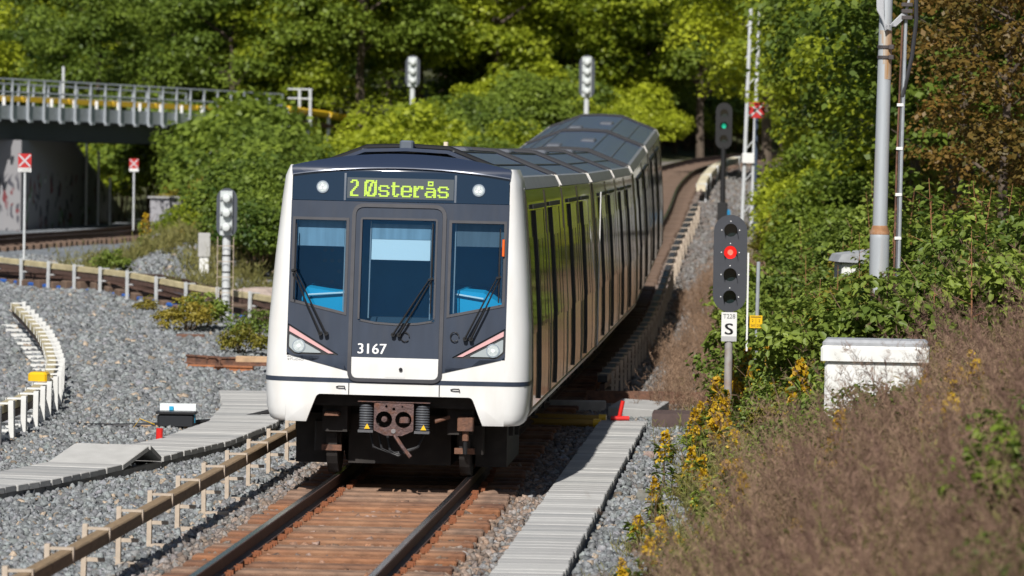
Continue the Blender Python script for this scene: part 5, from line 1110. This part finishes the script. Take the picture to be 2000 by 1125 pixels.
# goldenrod and small gravel plants
def golden_proto(seed, hgt):
    r0 = RNG; n = 150; t = r0.uniform(.55, 1, n); a = r0.uniform(0, 6.28, n); rr = (1.05-t)*.35*hgt+.02
    pos = np.stack([np.cos(a)*rr*r0.uniform(.3, 1, n), np.sin(a)*rr*r0.uniform(.3, 1, n), t*hgt], 1); me = card_mesh('flowers', pos, rnd_dirs(n), r0.uniform(.025, .065, n), r0.random(n)); me.materials.append(gold_m)
    n = 90; t = r0.uniform(.05, .8, n); a = r0.uniform(0, 6.28, n); pos = np.stack([np.cos(a)*.10, np.sin(a)*.10, t*hgt], 1)*np.array([1, 1, 1]); nr = rnd_dirs(n)*.5+np.array([0, 0, .8]); nr /= np.linalg.norm(nr, axis=1, keepdims=True); lf = leaf_mesh('leaves', pos, nr, r0.uniform(.06, .13, n), r0.random(n), .3); lf.materials.append(leaf_shrub)
    rd = random.Random(seed); mb = MB()
    for k in range(4): mb.tube([(rd.gauss(0, .02), rd.gauss(0, .02), -.1), (rd.gauss(0, .05), rd.gauss(0, .05), hgt*.6), (rd.gauss(0, .1), rd.gauss(0, .1), hgt)], [.006, .005, .002], 4)
    sm_ = mb.mesh('stems'); sm_.materials.append(stem_m); return me, lf, sm_
GP = [golden_proto(k, h_) for k, h_ in ((1, .55), (2, .75), (3, .4))]
# tall leafy shoots
def shoot_proto(seed, H, lm, leaf):
    n = 90; t = RNG.uniform(.15, 1, n); a = RNG.uniform(0, 6.28, n); r = .05+.22*(1-t)*RNG.random(n)+.06
    pos = np.stack([np.cos(a)*r, np.sin(a)*r, t*H], 1); nr = rnd_dirs(n)*.45+np.array([0, -.2, .8]); nr /= np.linalg.norm(nr, axis=1, keepdims=True)
    lf = leaf_mesh('leaves', pos, nr, leaf*RNG.uniform(.5, 1.25, n)*(1.15-.5*t), np.clip(RNG.normal(.6, .25, n), 0, 1), .7); lf.materials.append(lm)
    rd = random.Random(seed); mb = MB(); mb.tube([(0, 0, -.2), (rd.gauss(0, .03), 0, H*.5), (rd.gauss(0, .06), rd.gauss(0, .06), H*1.02)], [.012, .009, .003], 5)
    for k in range(7): a = rd.uniform(0, 6.28); z = H*rd.uniform(.25, .9); mb.tube([(0, 0, z), (math.cos(a)*.2, math.sin(a)*.2, z+.09)], [.005, .002], 4)
    st = mb.mesh('stem'); st.materials.append(mat('red_stem', (.28, .13, .06), .7)); return lf, st
SP = [shoot_proto(1, 1.5, leaf_shrub, .13), shoot_proto(2, 1.9, leaf_shrub, .15), shoot_proto(3, 1.3, leaf_yel, .11), shoot_proto(4, 1.7, leaf_dark, .14)]
n = 0
while n < 85:
    y = rt.uniform(-3, 30); x = rt.uniform(4.7, 10.5); px_, _ = pxof(x, y, 2)
    if not 1530 < px_ < 2060 or (1640 < px_ < 1790 and y < 9.5): continue
    k = rt.randrange(4); n += 1
    place_tree(SP[k], (x, y, g(x, y)), rt.uniform(0, 6.28), rt.uniform(.75, 1.15), ('upright leafy shoot', 'tall broad leaved shoot', 'yellowing leafy shoot', 'dark leafy shoot')[k]+' standing out of the bushes '+('around the white cabinet' if y < -1 else 'between cabinet and steel pole' if y < 9 else 'behind the steel pole'), 'shoot', 'leafy shoots on the right bank', ('leafy_shoot', 'leaves', 'stem'))
n = 0
while n < 20:
    y = rt.uniform(-22, -3); x = rt.uniform(3.9, 7.5); px_, _ = pxof(x, y, 1)
    if not 1380 < px_ < 2040 or (abs(x-5.5) < .9 and -10 < y < -5): continue
    n += 1; k = rt.choice([0, 3, 3, 2]); place_tree(SN[k], (x, y, g(x, y)), rt.uniform(0, 6), rt.uniform(.28, .55), ('small green bush', '', 'small dark bush', 'small yellowing bush')[k]+' poking through the dry brown weeds', 'bush', 'small bushes in the dry weeds', ('bush', 'foliage', 'stems'))
for i in range(24):
    y = rt.uniform(-18, -4); x = rt.uniform(4.0, 7.0); place_tree(GP[rt.randrange(3)], (x, y, g(x, y)+.1), rt.uniform(0, 6.28), rt.uniform(.8, 1.2), 'yellow goldenrod growing among the dry brown weeds', 'goldenrod', 'goldenrod in the dry weeds', ('goldenrod', 'flowers', 'leaves', 'stems'))
tp = pts_in(150, lambda: (rt.uniform(3.9, 9.0), rt.uniform(-25, 1)), lambda x, y: 1380 < pxof(x, y, .5)[0] < 2150 and x > 4.1+.3*math.sin(y*1.7) and (y < -9.5+.8*math.sin(x*3) or x > 5.9) and not (abs(x-5.5) < .8 and -8 < y < -5.0))
o = weeds('dry_weeds', tp, np.clip(RNG.normal(1.15, .22, len(tp)), .7, 1.7), (-.18, .05), leafmat('dry_plume', (.12, .065, .05), (.36, .23, .165), trans=.3, rough=.8), 3, 80, .12, .005, .005, plume=.4); tag(o, 'taller pinkish plumes standing out of the dry weeds', 'dry weeds', kind='stuff')
cl_ = pts_in(215, lambda: (rt.uniform(3.5, 9.5), rt.uniform(-26, 1)), lambda x, y: 1330 < pxof(x, y, .5)[0] < 2150 and x > 3.85+.35*math.sin(y*1.7)+.2*math.sin(y*4.1) and (y < -9.5+.8*math.sin(x*3) or x > 5.9) and not (abs(x-5.5) < .8 and -8 < y < -5.0))
wp = np.repeat(cl_, 5, 0) + np.concatenate([RNG.normal(0, .16, (len(cl_)*5, 2)), np.zeros((len(cl_)*5, 1))], 1); wp[:, 2] = G(wp[:, 0], wp[:, 1])-.03
wh = np.repeat(np.clip(RNG.normal(.85, .32, len(cl_)), .3, 1.6), 5)*RNG.uniform(.75, 1.15, len(wp))*np.where(wp[:, 1] > -8, .72, 1)
keep = ~((np.abs(wp[:, 0]-5.5) < .6) & (wp[:, 1] > -6.6) & (wp[:, 1] < -5.2)); wp, wh = wp[keep], wh[keep]
o = weeds('dry_weeds', wp, wh, (-.15, .0), weed_m, 5, 40, .085, .0042, .003, plume=.35); tag(o, 'brown dry feathery weeds covering the near right bank', 'dry weeds', kind='stuff')
wp = pts_in(1000, lambda: (rt.uniform(2.2, 5.2), rt.uniform(13, 55)), lambda x, y: x > (2.9 if y < 17 else 2.45)+.0*.4*math.sin(y)+.3*math.sin(y*.37))
o = weeds('dry_weeds', wp, np.clip(RNG.normal(.6, .15, len(wp)), .3, 1.0), (-.04, 0), weed_m, 5, 18, .12, .005); tag(o, 'brown dry weeds along the climbing line beside the third rail posts', 'dry weeds', kind='stuff')
gp = pts_in(900, lambda: (rt.uniform(3.6, 9), rt.uniform(-25, 0)), lambda x, y: x > 3.7+.35*math.sin(y*1.7) and pxof(x, y, .5)[0] < 2150 and math.sin(x*2.3+1)*math.sin(y*.9+x)+rt.gauss(0, .5) > .0 and not (abs(x-5.5) < .6 and y > -7.0))
o = weeds('grass', gp, np.clip(RNG.normal(.55, .16, len(gp)), .2, .95), (-.1, 0), grass_m, 6, 8, .13, .009, .006); tag(o, 'green and straw coloured grass growing among the dry brown weeds', 'grass', kind='stuff')
gp = pts_in(900, lambda: (rt.uniform(2.9, 6.5), rt.uniform(-14, 60)), lambda x, y: x > 3.3+.35*math.sin(y*1.7))
o = weeds('grass', gp, np.clip(RNG.normal(.3, .1, len(gp)), .1, .6), (0, 0), grass_m, 6, 4, .16, .008, .006); tag(o, 'rough yellow green grass on the right bank edge', 'grass', kind='stuff')
gp = pts_in(1500, lambda: (rt.uniform(-13.5, -5), rt.uniform(43, 80)), lambda x, y: -13+.0*y < x < -5.5 and not (y < 49 and x < -9.5))
o = weeds('grass', gp, np.clip(RNG.normal(.55, .2, len(gp)), .2, 1.1), (0, 0), grass_m, 6, 5, .25, .016, .012); tag(o, 'tall rough grass on the bank behind the curved third rail', 'grass', kind='stuff')
def golden(x, y, sc, lb, gr): place_tree(GP[rt.randrange(3)], (x, y, g(x, y)-.02), rt.uniform(0, 6.28), sc, lb, 'goldenrod', gr, ('goldenrod', 'flowers', 'leaves', 'stems'))
for i in range(62):
    y = rt.uniform(-14, 16); x = 3.45+.35*math.sin(y*1.7)+abs(rt.gauss(0, .35))+(.25 if y > 0 else 0); golden(x, y, rt.uniform(.6, 1.15), 'yellow flowering goldenrod along the edge of the right bank', 'goldenrod on the right bank')
for i in range(44):
    p_ = P(rt.uniform(1325, 1580), 700, rt.uniform(41, 60))
    if p_.x > 3.45: golden(p_.x, p_.y, rt.uniform(.9, 1.5), 'yellow flowering goldenrod around the foot of the red signal', 'goldenrod around the red signal')
for i in range(16):
    y = rt.uniform(48, 75); x = rt.uniform(-12.5, -7); golden(x, y, rt.uniform(1.0, 1.8), 'yellow flowering goldenrod in the grass near the square pale post', 'goldenrod on the left grass bank')
for px_, py_, d, k, sc, lb in ((215, 600, 95, 1, .62, 'low rounded green tuft beside the curved third rail'), (365, 645, 82, 3, .95, 'yellow green bush growing through the curved third rail'), (400, 640, 83, 1, .7, 'leafy green bush left of the ladder signal'), (475, 690, 76, 3, .8, 'straggly yellowing bush behind the rusty scrap heap'), (500, 650, 80, 0, .7, 'small green bush beside the train near the ladder signal'), (285, 625, 88, 3, .45, 'tiny yellowing sprig on the gravel near the third rail')):
    p_ = P(px_, py_, d); place_tree(SN[k], (p_.x, p_.y, g(p_.x, p_.y)-.22*sc), rt.uniform(0, 6), sc, lb, 'bush', None, ('bush', 'foliage', 'stems'))
